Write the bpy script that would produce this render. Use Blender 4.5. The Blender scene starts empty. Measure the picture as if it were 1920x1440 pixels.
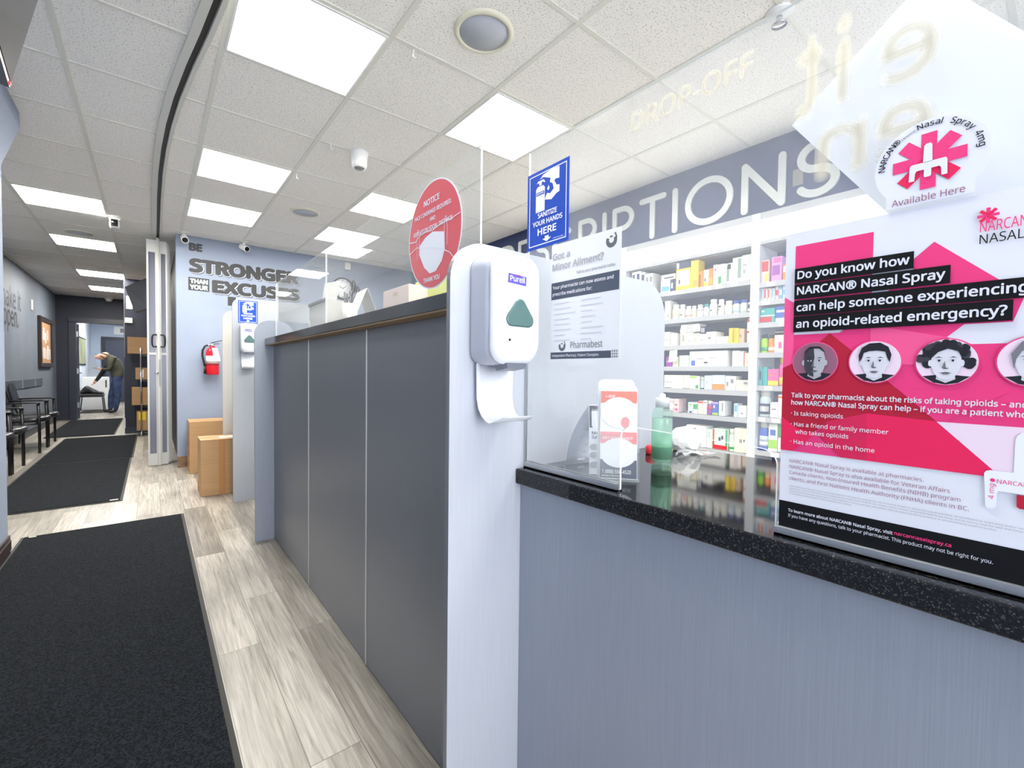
import bpy, bmesh, math, random
from math import sin, cos, pi, radians
from mathutils import Vector, Matrix
random.seed(7)
SC = bpy.context.scene
COL = SC.collection

# ------------------------------------------------------------------ camera, world, light, exposure
CAM_H = 1.17
YAW, PITCH, ROLL = radians(38.78), radians(-1.54), radians(0.66)
FOCAL_PX = 842.3
def make_camera():
    cy, sy = cos(YAW), sin(YAW)
    fwd = Vector((sy*cos(PITCH), cy*cos(PITCH), sin(PITCH)))
    right = Vector((cy, -sy, 0)); up = right.cross(fwd)
    r2 = right*cos(ROLL) + up*sin(ROLL); u2 = -right*sin(ROLL) + up*cos(ROLL)
    cam = bpy.data.cameras.new('camera'); ob = bpy.data.objects.new('camera', cam); COL.objects.link(ob)
    m = Matrix((r2, u2, -fwd)).transposed().to_4x4(); m.translation = (0, 0, CAM_H)
    ob.matrix_world = m
    cam.sensor_fit = 'HORIZONTAL'; cam.sensor_width = 36; cam.lens = FOCAL_PX/1920*36
    cam.clip_start = 0.02; cam.clip_end = 100
    SC.camera = ob
make_camera()
w = bpy.data.worlds.new('world'); SC.world = w; w.use_nodes = True
w.node_tree.nodes['Background'].inputs[0].default_value = (0.80, 0.90, 1.0, 1)
w.node_tree.nodes['Background'].inputs[1].default_value = 1.5
SC.view_settings.view_transform = 'Standard'; SC.view_settings.look = 'None'
SC.view_settings.gamma = 1; SC.view_settings.use_curve_mapping = False
SC.view_settings.exposure = 0.8
SC.cycles.diffuse_bounces = 8; SC.cycles.transparent_max_bounces = 16
PANEL_W = 22.0         # radiance of the ceiling light panels
VALANCE_W = 5.0        # radiance of the shelf light boxes
def area(name, loc, rot, sx, sy, power, col):
    l = bpy.data.lights.new(name, 'AREA'); l.shape = 'RECTANGLE'; l.size = sx; l.size_y = sy; l.energy = power; l.color = col
    o = bpy.data.objects.new(name, l); COL.objects.link(o); o.location = loc; o.rotation_euler = rot
    return o
# daylight through the storefront window behind the camera
area('storefront_daylight', (.25, -2.45, 1.35), (radians(90), 0, 0), 1.8, 2.2, 55, (0.95, 0.97, 1.0))

# ------------------------------------------------------------------ helpers
def lin(c):
    c = c/255
    return c/12.92 if c <= .04045 else ((c+.055)/1.055)**2.4
MATS = {}
def mat(name, rgb, rough=.5, metal=0, spec=.5, emit=0, alpha=1, coat=0):
    if name in MATS: return MATS[name]
    m = bpy.data.materials.new(name); m.use_nodes = True
    b = m.node_tree.nodes['Principled BSDF']
    col = (lin(rgb[0]), lin(rgb[1]), lin(rgb[2]), 1)
    b.inputs['Base Color'].default_value = col
    b.inputs['Roughness'].default_value = rough; b.inputs['Metallic'].default_value = metal
    b.inputs['Specular IOR Level'].default_value = spec; b.inputs['Coat Weight'].default_value = coat
    if emit:
        b.inputs['Emission Color'].default_value = col; b.inputs['Emission Strength'].default_value = emit
    MATS[name] = m
    return m
def nodes(m):
    nt = m.node_tree
    return nt, nt.nodes, nt.links, nt.nodes['Principled BSDF']
def vary(m, rgb2, scale=(1,1,1), nscale=8, lo=.4, hi=.6, detail=4, bump=0, bscale=None, coords='Object'):
    """mix a second colour in by noise; optional bump from the same noise"""
    nt, N, L, b = nodes(m)
    tc = N.new('ShaderNodeTexCoord'); mp = N.new('ShaderNodeMapping'); mp.inputs['Scale'].default_value = scale
    nz = N.new('ShaderNodeTexNoise'); nz.inputs['Scale'].default_value = nscale; nz.inputs['Detail'].default_value = detail
    cr = N.new('ShaderNodeValToRGB'); cr.color_ramp.elements[0].position = lo; cr.color_ramp.elements[1].position = hi
    c1 = b.inputs['Base Color'].default_value[:]
    cr.color_ramp.elements[0].color = c1; cr.color_ramp.elements[1].color = (lin(rgb2[0]), lin(rgb2[1]), lin(rgb2[2]), 1)
    L.new(tc.outputs[coords], mp.inputs[0]); L.new(mp.outputs[0], nz.inputs['Vector']); L.new(nz.outputs['Fac'], cr.inputs[0])
    L.new(cr.outputs[0], b.inputs['Base Color'])
    if bump:
        bp = N.new('ShaderNodeBump'); bp.inputs['Strength'].default_value = bump; bp.inputs['Distance'].default_value = .002
        L.new(nz.outputs['Fac'], bp.inputs['Height']); L.new(bp.outputs[0], b.inputs['Normal'])
    return m

class MB:
    def __init__(s): s.bm = bmesh.new()
    def face(s, pts, mi=0):
        f = s.bm.faces.new([s.bm.verts.new(p) for p in pts]); f.material_index = mi; return f
    def box(s, x0, y0, z0, x1, y1, z1, mi=0, bev=0, seg=2):
        if x0 > x1: x0, x1 = x1, x0
        if y0 > y1: y0, y1 = y1, y0
        if z0 > z1: z0, z1 = z1, z0
        v = [s.bm.verts.new((x, y, z)) for x in (x0, x1) for y in (y0, y1) for z in (z0, z1)]
        fs = [s.bm.faces.new([v[i] for i in q]) for q in ((0,1,3,2),(4,6,7,5),(0,4,5,1),(2,3,7,6),(0,2,6,4),(1,5,7,3))]
        for f in fs: f.material_index = mi
        if bev:
            es = list({e for f in fs for e in f.edges})
            r = bmesh.ops.bevel(s.bm, geom=es, offset=bev, segments=seg, affect='EDGES', profile=.5)
            for f in r['faces']: f.material_index = mi
        return s
    def prism(s, pts, vec, mi=0, side=None):
        vec = Vector(vec); n = len(pts)
        a = [s.bm.verts.new(p) for p in pts]; b = [s.bm.verts.new(Vector(p)+vec) for p in pts]
        f = s.bm.faces.new(a); f.material_index = mi
        g = s.bm.faces.new(b[::-1]); g.material_index = mi
        fs = [f, g]
        for i in range(n):
            h = s.bm.faces.new((a[i], b[i], b[(i+1) % n], a[(i+1) % n])); h.material_index = mi if side is None else side; fs.append(h)
        bmesh.ops.recalc_face_normals(s.bm, faces=fs)
        return s
    def rings(s, rings, mi=0, caps=True, smooth=True, closed=True):
        R = [[s.bm.verts.new(p) for p in r] for r in rings]; n = len(rings[0]); fs = []
        for i in range(len(R)-1):
            for j in range(n if closed else n-1):
                f = s.bm.faces.new((R[i][j], R[i][(j+1) % n], R[i+1][(j+1) % n], R[i+1][j])); fs.append(f)
        for f in fs: f.smooth = smooth
        if caps and closed:
            fs.append(s.bm.faces.new(R[0][::-1])); fs.append(s.bm.faces.new(R[-1]))
        for f in fs: f.material_index = mi
        bmesh.ops.recalc_face_normals(s.bm, faces=fs)
        return s
    def lathe(s, c, prof, n=20, mi=0, axis='z', mis=None):
        def P(r, h, k):
            a = 2*pi*k/n
            if axis == 'z': return (c[0]+r*cos(a), c[1]+r*sin(a), c[2]+h)
            if axis == 'x': return (c[0]+h, c[1]+r*cos(a), c[2]+r*sin(a))
            return (c[0]+r*cos(a), c[1]+h, c[2]+r*sin(a))
        R = [[P(max(r, 1e-5), h, k) for k in range(n)] for r, h in prof]
        if mis is None: return s.rings(R, mi)
        for i in range(len(R)-1): s.rings(R[i:i+2], mis[i], caps=(i in (0, len(R)-2)))
        return s
    def tube(s, pts, r, n=8, mi=0, r2=None):
        pts = [Vector(p) for p in pts]; R = []; prev = None
        for i, p in enumerate(pts):
            t = (pts[min(i+1, len(pts)-1)] - pts[max(i-1, 0)]).normalized()
            if prev is None:
                u = t.orthogonal().normalized()
            else:
                u = (prev - t*prev.dot(t)).normalized()
            prev = u; v = t.cross(u)
            rr = r if r2 is None else r + (r2-r)*i/(len(pts)-1)
            R.append([p + (u*cos(2*pi*k/n) + v*sin(2*pi*k/n))*rr for k in range(n)])
        return s.rings(R, mi)
    def build(s, name, mats, parent=None, smooth=False, local=False):
        me = bpy.data.meshes.new(name)
        bm = s.bm
        ob = bpy.data.objects.new(name, me); COL.objects.link(ob)
        if parent is not None:
            if not local:
                off = Vector((0, 0, 0)); p = parent
                while p is not None: off += p.location; p = p.parent
                bmesh.ops.translate(bm, verts=bm.verts, vec=-off)
            ob.parent = parent
        elif not local and bm.verts:
            xs = [v.co for v in bm.verts]
            o = Vector(((min(v.x for v in xs)+max(v.x for v in xs))/2, (min(v.y for v in xs)+max(v.y for v in xs))/2, min(v.z for v in xs)))
            bmesh.ops.translate(bm, verts=bm.verts, vec=-o); ob.location = o
        if smooth:
            for f in bm.faces: f.smooth = True
        bm.to_mesh(me); bm.free()
        for m in (mats if isinstance(mats, (list, tuple)) else [mats]): me.materials.append(m)
        return ob
def tag(o, label, cat, group=None, kind=None):
    o['label'] = label; o['category'] = cat
    if group: o['group'] = group
    if kind: o['kind'] = kind
    return o
def thing(name, label, cat, loc=(0, 0, 0), rz=0, group=None):
    o = bpy.data.objects.new(name, None); COL.objects.link(o); o.empty_display_size = .05
    o.location = loc; o.rotation_euler = (0, 0, rz)
    return tag(o, label, cat, group)
def struct(o, label=None, cat='room'):
    o['kind'] = 'structure'
    o['label'] = label or o.name.replace('_', ' '); o['category'] = cat
    return o
def copy_tree(o, parent=None):
    c = o.copy(); COL.objects.link(c); c.parent = parent
    for ch in list(o.children): copy_tree(ch, c)
    return c

# ---- lettering: flat outlines of the built-in font placed on any plane
_txt = {}
try:
    SANS = bpy.data.fonts.load(bpy.utils.system_resource('DATAFILES') + '/fonts/NotoSansHebrew-Regular.woff2')   # a plain sans that ships with Blender
except Exception:
    SANS = None
def glyphs(s, bold=0.0):
    if s in _txt: return _txt[s]
    cu = bpy.data.curves.new('lettering', 'FONT'); cu.body = s; cu.size = 1; cu.resolution_u = 3
    if SANS: cu.font = SANS
    ob = bpy.data.objects.new('lettering', cu); COL.objects.link(ob)
    dg = bpy.context.evaluated_depsgraph_get(); dg.update()
    me = bpy.data.meshes.new_from_object(ob.evaluated_get(dg))
    V = [(v.co.x, v.co.y) for v in me.vertices]; F = [tuple(p.vertices) for p in me.polygons]
    bpy.data.objects.remove(ob); bpy.data.curves.remove(cu); bpy.data.meshes.remove(me)
    x0 = min(v[0] for v in V); x1 = max(v[0] for v in V)
    _txt[s] = ([(x-x0, y) for x, y in V], F, x1-x0)
    return _txt[s]
CAPH = max(v[1] for v in glyphs('H')[0])
def write(mb, s, o, U, V, capheight, width=None, mi=0, bold=0.0, shear=0, place=None):
    """lettering s from point o; U reading direction, V up; scaled to capheight and (if given) to width"""
    vs, fs, wd = glyphs(s)
    bold = max(bold, 0)*1.25; wd = wd + 2*bold
    sy = capheight/(CAPH+2*bold); sx = sy if width is None else width/wd
    o = Vector(o); U = Vector(U); V = Vector(V); n = U.cross(V).normalized()
    n_ = 0 if bold < .003 else 6 if bold < .02 else 10
    for k in range(n_+1):
        dx, dy = (0, 0) if k == 0 else (bold*cos(2*pi*k/n_), bold*sin(2*pi*k/n_))
        lift = n*(2.5e-5*k)
        bv = [mb.bm.verts.new(o + U*((x+dx+bold)*sx+shear*y*sy) + V*((y+dy+bold)*sy) + lift) for x, y in vs]
        for f in fs:
            try: g = mb.bm.faces.new([bv[i] for i in f])
            except ValueError: continue
            g.material_index = mi
            g.normal_update()
            if g.normal.dot(n) < 0: g.normal_flip()
    return mb
def disc(c, r, U, V, n=40, rv=None):
    c = Vector(c); U = Vector(U); V = Vector(V); rv = r if rv is None else rv
    return [c + U*(r*cos(2*pi*k/n)) + V*(rv*sin(2*pi*k/n)) for k in range(n)]

# ------------------------------------------------------------------ materials
WHITE = mat('white_paint', (236, 236, 234), .45)
GREY_PLASTIC = mat('grey_plastic', (190, 193, 204), .4)
BLACK = mat('black', (14, 14, 16), .45)
BLACK_GLOSS = mat('black_gloss', (10, 10, 12), .18)
INK = mat('black_ink', (16, 18, 24), .6)
PAPER = mat('white_paper', (240, 241, 246), .6)
CHROME = mat('chrome', (205, 207, 210), .18, 1)
STEEL = mat('brushed_aluminium', (196, 198, 200), .32, 1)
ALU = mat('pale_aluminium_frame', (206, 206, 204), .38, .6)
def wallpaint(n, rgb):
    return vary(mat(n, rgb, .55), tuple(int(c*.95) for c in rgb), nscale=2.5, lo=.3, hi=.7)
BLUE_WALL = wallpaint('pale_blue_wall_paint', (143, 154, 175))
GREYBLUE_WALL = wallpaint('grey_blue_wall_paint', (122, 129, 140))
NAVY_WALL = wallpaint('navy_wall_paint', (33, 37, 53))
def laminate(n, rgb, rgb2, rough=.42):
    return vary(mat(n, rgb, rough), rgb2, scale=(420, 420, 5), nscale=1.6, lo=.3, hi=.7, detail=4, bump=.05)
LAM = laminate('blue_grey_laminate', (140, 147, 161), (149, 156, 169))
LAM_DAYLIT = laminate('daylit_laminate', (176, 180, 190), (184, 188, 197))  # counter laminate again, daylight on the near panel put into its colour
LAM_DARK = laminate('dark_grey_laminate', (114, 115, 119), (119, 120, 124), .38)
def granite():
    m = mat('black_granite', (15, 15, 17), .055, spec=.40)
    nt, N, L, b = nodes(m)
    tc = N.new('ShaderNodeTexCoord')
    v = N.new('ShaderNodeTexVoronoi'); v.inputs['Scale'].default_value = 700
    n2 = N.new('ShaderNodeTexNoise'); n2.inputs['Scale'].default_value = 260; n2.inputs['Detail'].default_value = 5
    mx = N.new('ShaderNodeMath'); mx.operation = 'MULTIPLY'
    sep = N.new('ShaderNodeSeparateColor')
    L.new(tc.outputs['Object'], v.inputs['Vector']); L.new(tc.outputs['Object'], n2.inputs['Vector'])
    L.new(v.outputs['Color'], sep.inputs[0]); L.new(sep.outputs[0], mx.inputs[0]); L.new(n2.outputs['Fac'], mx.inputs[1])
    cr = N.new('ShaderNodeValToRGB')
    e = cr.color_ramp.elements; e[0].position = .30; e[0].color = (.004, .004, .005, 1); e[1].position = .60; e[1].color = (.10, .10, .095, 1)
    k = e.new(.42); k.color = (.010, .010, .012, 1)
    L.new(mx.outputs[0], cr.inputs[0]); L.new(cr.outputs[0], b.inputs['Base Color'])
    return m
GRANITE = granite()
def ceiling_tile():
    m = mat('fissured_ceiling_tile', (243, 240, 235), .9, spec=.1)
    nt, N, L, b = nodes(m)
    tc = N.new('ShaderNodeTexCoord')
    n1 = N.new('ShaderNodeTexNoise'); n1.inputs['Scale'].default_value = 130; n1.inputs['Detail'].default_value = 2.5
    n2 = N.new('ShaderNodeTexVoronoi'); n2.inputs['Scale'].default_value = 95
    for x in (n1, n2): L.new(tc.outputs['Object'], x.inputs['Vector'])
    c1 = N.new('ShaderNodeValToRGB'); c1.color_ramp.elements[0].position = .34; c1.color_ramp.elements[1].position = .42
    c1.color_ramp.elements[0].color = (.52, .51, .50, 1); c1.color_ramp.elements[1].color = b.inputs['Base Color'].default_value[:]
    c2 = N.new('ShaderNodeValToRGB'); c2.color_ramp.elements[0].position = .10; c2.color_ramp.elements[1].position = .16
    c2.color_ramp.elements[0].color = (.35, .34, .33, 1); c2.color_ramp.elements[1].color = (1, 1, 1, 1)
    mx = N.new('ShaderNodeMix'); mx.data_type = 'RGBA'; mx.blend_type = 'MULTIPLY'; mx.inputs[0].default_value = 1
    L.new(n1.outputs['Fac'], c1.inputs[0]); L.new(n2.outputs['Distance'], c2.inputs[0])
    L.new(c1.outputs[0], mx.inputs[6]); L.new(c2.outputs[0], mx.inputs[7]); L.new(mx.outputs[2], b.inputs['Base Color'])
    bp = N.new('ShaderNodeBump'); bp.inputs['Strength'].default_value = .25; bp.inputs['Distance'].default_value = .002
    L.new(n1.outputs['Fac'], bp.inputs['Height']); L.new(bp.outputs[0], b.inputs['Normal'])
    return m
def plank_floor():
    m = mat('grey_oak_planks', (190, 182, 170), .32)
    nt, N, L, b = nodes(m)
    tc = N.new('ShaderNodeTexCoord'); mp = N.new('ShaderNodeMapping'); mp.inputs['Rotation'].default_value = (0, 0, pi/2); mp.inputs['Location'].default_value = (.31, .035, 0)
    br = N.new('ShaderNodeTexBrick')
    br.offset = .37; br.inputs['Scale'].default_value = 1; br.inputs['Brick Width'].default_value = 1.22; br.inputs['Row Height'].default_value = .152
    br.inputs['Mortar Size'].default_value = .0012; br.inputs['Bias'].default_value = 0
    br.inputs['Color1'].default_value = (0, 0, 0, 1); br.inputs['Color2'].default_value = (1, 1, 1, 1); br.inputs['Mortar'].default_value = (.5, .5, .5, 1)
    L.new(tc.outputs['Object'], mp.inputs[0]); L.new(mp.outputs[0], br.inputs['Vector'])
    sep = N.new('ShaderNodeSeparateColor'); L.new(br.outputs['Color'], sep.inputs[0])
    ramp = N.new('ShaderNodeValToRGB'); e = ramp.color_ramp.elements
    e[0].color = (lin(136), lin(131), lin(124), 1); e[1].color = (lin(194), lin(188), lin(179), 1)
    k = e.new(.5); k.color = (lin(172), lin(166), lin(156), 1)
    L.new(sep.outputs[0], ramp.inputs[0])
    # grain along the plank, shifted plank by plank
    add = N.new('ShaderNodeVectorMath'); add.operation = 'MULTIPLY_ADD'
    L.new(br.outputs['Color'], add.inputs[0]); add.inputs[1].default_value = (3.7, 9.1, 0); L.new(tc.outputs['Object'], add.inputs[2])
    mp2 = N.new('ShaderNodeMapping'); mp2.inputs['Scale'].default_value = (48, 2.0, 1); L.new(add.outputs[0], mp2.inputs[0])
    nz = N.new('ShaderNodeTexNoise'); nz.inputs['Scale'].default_value = 1.6; nz.inputs['Detail'].default_value = 7; nz.inputs['Roughness'].default_value = .65; nz.inputs['Distortion'].default_value = .6
    L.new(mp2.outputs[0], nz.inputs['Vector'])
    g = N.new('ShaderNodeValToRGB'); g.color_ramp.elements[0].position = .3; g.color_ramp.elements[0].color = (.46, .44, .42, 1); g.color_ramp.elements[1].position = .68; g.color_ramp.elements[1].color = (1.12, 1.11, 1.09, 1)
    L.new(nz.outputs['Fac'], g.inputs[0])
    mp3 = N.new('ShaderNodeMapping'); mp3.inputs['Scale'].default_value = (5, 1.1, 1); L.new(add.outputs[0], mp3.inputs[0])
    nz2 = N.new('ShaderNodeTexNoise'); nz2.inputs['Scale'].default_value = 1.4; nz2.inputs['Detail'].default_value = 3; L.new(mp3.outputs[0], nz2.inputs['Vector'])
    g2 = N.new('ShaderNodeValToRGB'); g2.color_ramp.elements[0].position = .35; g2.color_ramp.elements[0].color = (.74, .73, .72, 1); g2.color_ramp.elements[1].position = .6; g2.color_ramp.elements[1].color = (1.05, 1.05, 1.05, 1)
    L.new(nz2.outputs['Fac'], g2.inputs[0])
    def mul(a, bb):
        x = N.new('ShaderNodeMix'); x.data_type = 'RGBA'; x.blend_type = 'MULTIPLY'; x.inputs[0].default_value = 1
        L.new(a, x.inputs[6]); L.new(bb, x.inputs[7]); return x.outputs[2]
    c = mul(mul(ramp.outputs[0], g.outputs[0]), g2.outputs[0])
    seam = N.new('ShaderNodeMix'); seam.data_type = 'RGBA'; L.new(br.outputs['Fac'], seam.inputs[0]); L.new(c, seam.inputs[6]); seam.inputs[7].default_value = (.12, .11, .10, 1)
    L.new(seam.outputs[2], b.inputs['Base Color'])
    return m
def mat_pile():
    m = mat('charcoal_mat_pile', (15, 17, 19), .95, spec=.1)
    vary(m, (36, 39, 44), nscale=150, lo=.4, hi=.62, detail=3, bump=1.0)
    return m
PILE = mat_pile(); RUBBER = mat('black_rubber_edge', (40, 39, 36), .7)
def acrylic(name, haze):
    """clear sheet: mostly transparent, mirror-like at grazing angles, window glare put in as pale haze, dusty specks"""
    m = bpy.data.materials.new(name); m.use_nodes = True
    nt = m.node_tree; N = nt.nodes; L = nt.links
    for n in list(N): N.remove(n)
    out = N.new('ShaderNodeOutputMaterial')
    tr = N.new('ShaderNodeBsdfTransparent'); tr.inputs[0].default_value = (.985, .99, .985, 1)
    gl = N.new('ShaderNodeBsdfGlossy'); gl.inputs['Roughness'].default_value = .02; gl.inputs[0].default_value = (1, 1, 1, 1)
    df = N.new('ShaderNodeBsdfDiffuse'); df.inputs[0].default_value = (.92, .95, 1.0, 1)
    tl = N.new('ShaderNodeBsdfTranslucent'); tl.inputs[0].default_value = (.92, .95, 1.0, 1)
    haze_dust = N.new('ShaderNodeMixShader'); haze_dust.inputs[0].default_value = .4; L.new(df.outputs[0], haze_dust.inputs[1]); L.new(tl.outputs[0], haze_dust.inputs[2])
    tc = N.new('ShaderNodeTexCoord'); nz = N.new('ShaderNodeTexNoise'); nz.inputs['Scale'].default_value = 3; nz.inputs['Detail'].default_value = 6
    L.new(tc.outputs['Object'], nz.inputs['Vector'])
    mr = N.new('ShaderNodeMapRange'); mr.inputs[1].default_value = .3; mr.inputs[2].default_value = .7; mr.inputs[3].default_value = haze*.8; mr.inputs[4].default_value = haze*1.2
    L.new(nz.outputs['Fac'], mr.inputs[0])
    spk = N.new('ShaderNodeTexVoronoi'); spk.inputs['Scale'].default_value = 55
    L.new(tc.outputs['Object'], spk.inputs['Vector'])
    lt = N.new('ShaderNodeMath'); lt.operation = 'LESS_THAN'; lt.inputs[1].default_value = .045; L.new(spk.outputs['Distance'], lt.inputs[0])
    sm = N.new('ShaderNodeMath'); sm.operation = 'MULTIPLY_ADD'; sm.inputs[1].default_value = .07; L.new(lt.outputs[0], sm.inputs[0]); L.new(mr.outputs[0], sm.inputs[2])
    m1 = N.new('ShaderNodeMixShader'); L.new(sm.outputs[0], m1.inputs[0]); L.new(tr.outputs[0], m1.inputs[1]); L.new(haze_dust.outputs[0], m1.inputs[2])
    lw = N.new('ShaderNodeLayerWeight'); lw.inputs['Blend'].default_value = .5
    pw = N.new('ShaderNodeMath'); pw.operation = 'POWER'; pw.inputs[1].default_value = 5; L.new(lw.outputs['Facing'], pw.inputs[0])
    sc = N.new('ShaderNodeMath'); sc.operation = 'MULTIPLY_ADD'; sc.inputs[1].default_value = .7; sc.inputs[2].default_value = .03; L.new(pw.outputs[0], sc.inputs[0])
    m2 = N.new('ShaderNodeMixShader'); L.new(sc.outputs[0], m2.inputs[0]); L.new(m1.outputs[0], m2.inputs[1]); L.new(gl.outputs[0], m2.inputs[2])
    L.new(m2.outputs[0], out.inputs[0])
    MATS[name] = m
    return m
ACR = acrylic('hazed_clear_acrylic', .115)  # reflected window brightness put into the sheet as a pale diffuse haze
ACR_CLEAN = acrylic('clear_acrylic', .07)
ACR_EDGE = mat('acrylic_edge_glow', (232, 238, 236), .25)  # bright light piped to the cut edges, put in as whitish colour
def tinted(name, rgb, mix=.5, rough=.05):
    m = bpy.data.materials.new(name); m.use_nodes = True
    nt = m.node_tree; N = nt.nodes; L = nt.links; b = N['Principled BSDF']
    c = (lin(rgb[0]), lin(rgb[1]), lin(rgb[2]), 1)
    b.inputs['Base Color'].default_value = c; b.inputs['Roughness'].default_value = rough
    tr = N.new('ShaderNodeBsdfTransparent'); tr.inputs[0].default_value = c if mix > .3 or name != 'cream_letters' else (1, 1, 1, 1)
    mx = N.new('ShaderNodeMixShader'); mx.inputs[0].default_value = mix
    L.new(tr.outputs[0], mx.inputs[1]); L.new(b.outputs[0], mx.inputs[2]); L.new(mx.outputs[0], N['Material Output'].inputs[0])
    MATS[name] = m
    return m
LED_BRIGHT = mat('lit_led_diffuser_corridor', (255, 252, 244), .5, emit=PANEL_W*1.5)
LED = mat('lit_led_diffuser', (255, 252, 244), .5, emit=PANEL_W)
VALANCE = mat('lit_valance_diffuser', (255, 251, 240), .5, emit=VALANCE_W)

# palette of printed card and plastic
PAL = {k: mat('printed_'+k, v, .5) for k, v in dict(
    white=(238, 238, 234), cream=(238, 230, 206), yellow=(240, 208, 40), gold=(226, 176, 40), orange=(238, 140, 46), brown=(128, 86, 56),
    tan=(206, 180, 150), red=(206, 44, 58), pink=(232, 92, 160), palepink=(240, 206, 204), purple=(158, 66, 170), lilac=(206, 150, 216),
    blue=(62, 100, 190), navy=(44, 54, 92), sky=(110, 176, 224), paleblue=(206, 222, 236), teal=(64, 170, 170), green=(58, 160, 96),
    lime=(160, 214, 60), sage=(134, 158, 140), palegreen=(214, 234, 216), grey=(140, 144, 150), black=(26, 27, 30), clear=(196, 208, 210)).items()}
PAL_KEYS = list(PAL)

# ================================================================== THE SETTING
CZ = 2.731
GX = lambda j: .280+.61*j
GY = lambda i: 1.42+.61*i
b = MB(); b.box(-1.8, -2.7, -.1, 3.8, 21, 0); struct(b.build('floor', plank_floor()), 'grey oak plank floor', 'floor')
b = MB(); b.box(-1.8, -2.7, CZ, 3.8, 21, CZ+.08); struct(b.build('ceiling', ceiling_tile()), 'speckled white tile ceiling', 'ceiling')
TBAR = mat('ceiling_t_bar', (222, 221, 212), .5)
b = MB()
for j in range(-3, 6): b.box(GX(j)-.012, -2.6, CZ-.005, GX(j)+.012, 13.76, CZ+.01)
for i in range(-6, 21): b.box(-1.6, GY(i)-.010, CZ-.004, 3.2, GY(i)+.010, CZ+.01)
struct(b.build('trim_1', TBAR), 'white ceiling grid bars', 'trim')

b = MB(); b.prism([(-.70, -2.6, 0), (-.70, -2.6, 2.39), (-.62, -2.6, 2.637), (-.62, -2.6, CZ), (-1.75, -2.6, CZ), (-1.75, -2.6, 0)], (0, 6.7, 0))
struct(b.build('wall_left_near', BLUE_WALL), 'pale blue wall at the left edge', 'wall')
NAVY_TRIM = mat('navy_trim_paint', (38, 42, 56), .4)
b = MB(); b.box(-.70, -2.6, 0, -.69, 4.1, .12); b.box(-.69, -2.6, .03, -.686, 4.1, .09)
struct(b.build('baseboard_left_near', mat('dark_brown_baseboard', (52, 38, 38), .4)), 'dark baseboard of the near left wall', 'baseboard')
b = MB(); b.box(-1.75, 4.1, 0, -1.6, 13.76, CZ); struct(b.build('wall_left', GREYBLUE_WALL), 'grey blue corridor wall behind the chairs', 'wall')
b = MB(); b.box(-1.6, 4.1, 0, -1.588, 13.76, .12); struct(b.build('baseboard_left', mat('dark_vinyl_baseboard', (70, 72, 78), .5)), 'dark baseboard of the corridor wall', 'baseboard')
# end of the corridor, with the doorway
b = MB(); b.prism([(-1.6, 13.76, 0), (-1.6, 13.76, CZ), (-.36, 13.76, CZ), (-.36, 13.76, 0), (-.48, 13.76, 0), (-.48, 13.76, 2.16), (-1.29, 13.76, 2.16), (-1.29, 13.76, 0)], (0, .14, 0))
struct(b.build('wall_end', NAVY_WALL), 'navy wall with the doorway at the corridor end', 'wall')
d1 = thing('door_1', 'navy door standing open at the corridor end', 'door', (-1.29, 13.76, 0)); d1['kind'] = 'structure'
b = MB()
for x0, x1 in ((-1.40, -1.285), (-.485, -.40)): b.box(x0, 13.72, 0, x1, 13.92, 2.16)
b.box(-1.40, 13.72, 2.15, -.40, 13.92, 2.26)
b.build('door_frame', NAVY_TRIM, d1)
b = MB(); b.prism([(-1.29, 13.90, .02), (-1.25, 13.90, .02), (-1.36, 14.72, .02), (-1.40, 14.72, .02)], (0, 0, 2.10)); b.build('door_leaf', mat('door_grey_paint', (62, 66, 80), .35), d1)
b = MB()
for z in (.32, 1.08, 1.9): b.box(-1.285, 13.86, z-.06, -1.262, 13.93, z+.06)
b.build('hinge', STEEL, d1)
b = MB(); b.box(-1.352, 14.60, .98, -1.33, 14.66, 1.45); b.tube([(-1.345, 14.63, 1.03), (-1.27, 14.63, 1.03), (-1.265, 14.54, 1.03)], .012); b.build('door_handle', CHROME, d1)
b = MB(); b.box(-.36, 10.45, 0, .30, 13.9, CZ); struct(b.build('wall_corridor', NAVY_WALL), 'navy wall behind the box rack', 'wall')
b = MB(); b.box(-.37, 10.438, 0, .25, 10.45, .10); struct(b.build('baseboard_corridor', NAVY_TRIM), 'navy baseboard behind the box rack', 'baseboard')
b = MB(); b.box(-.364, 10.446, 1.35, -.357, 10.46, CZ); struct(b.build('trim_2', mat('corner_strip_grey', (120, 122, 126), .5)), 'pale corner strip of the navy wall', 'trim')
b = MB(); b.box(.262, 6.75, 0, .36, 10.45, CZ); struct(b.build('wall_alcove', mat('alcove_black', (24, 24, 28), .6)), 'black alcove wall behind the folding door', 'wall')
b = MB(); b.box(.235, 6.55, 0, 3.7, 6.75, CZ); struct(b.build('wall_far', BLUE_WALL), 'pale blue wall with the slogan', 'wall')
WOODTRIM = vary(mat('brown_wood_baseboard', (150, 118, 84), .5), (120, 90, 62), scale=(3, 3, 30), nscale=3)
b = MB(); b.box(.235, 6.535, 0, 3.2, 6.55, .13); struct(b.build('baseboard_far', WOODTRIM), 'brown wood baseboard under the slogan wall', 'baseboard')
b = MB(); b.box(3.56, -2.6, 0, 3.75, 6.55, CZ); struct(b.build('wall_right', GREYBLUE_WALL), 'grey blue wall behind the medicine shelving', 'wall')
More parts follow.
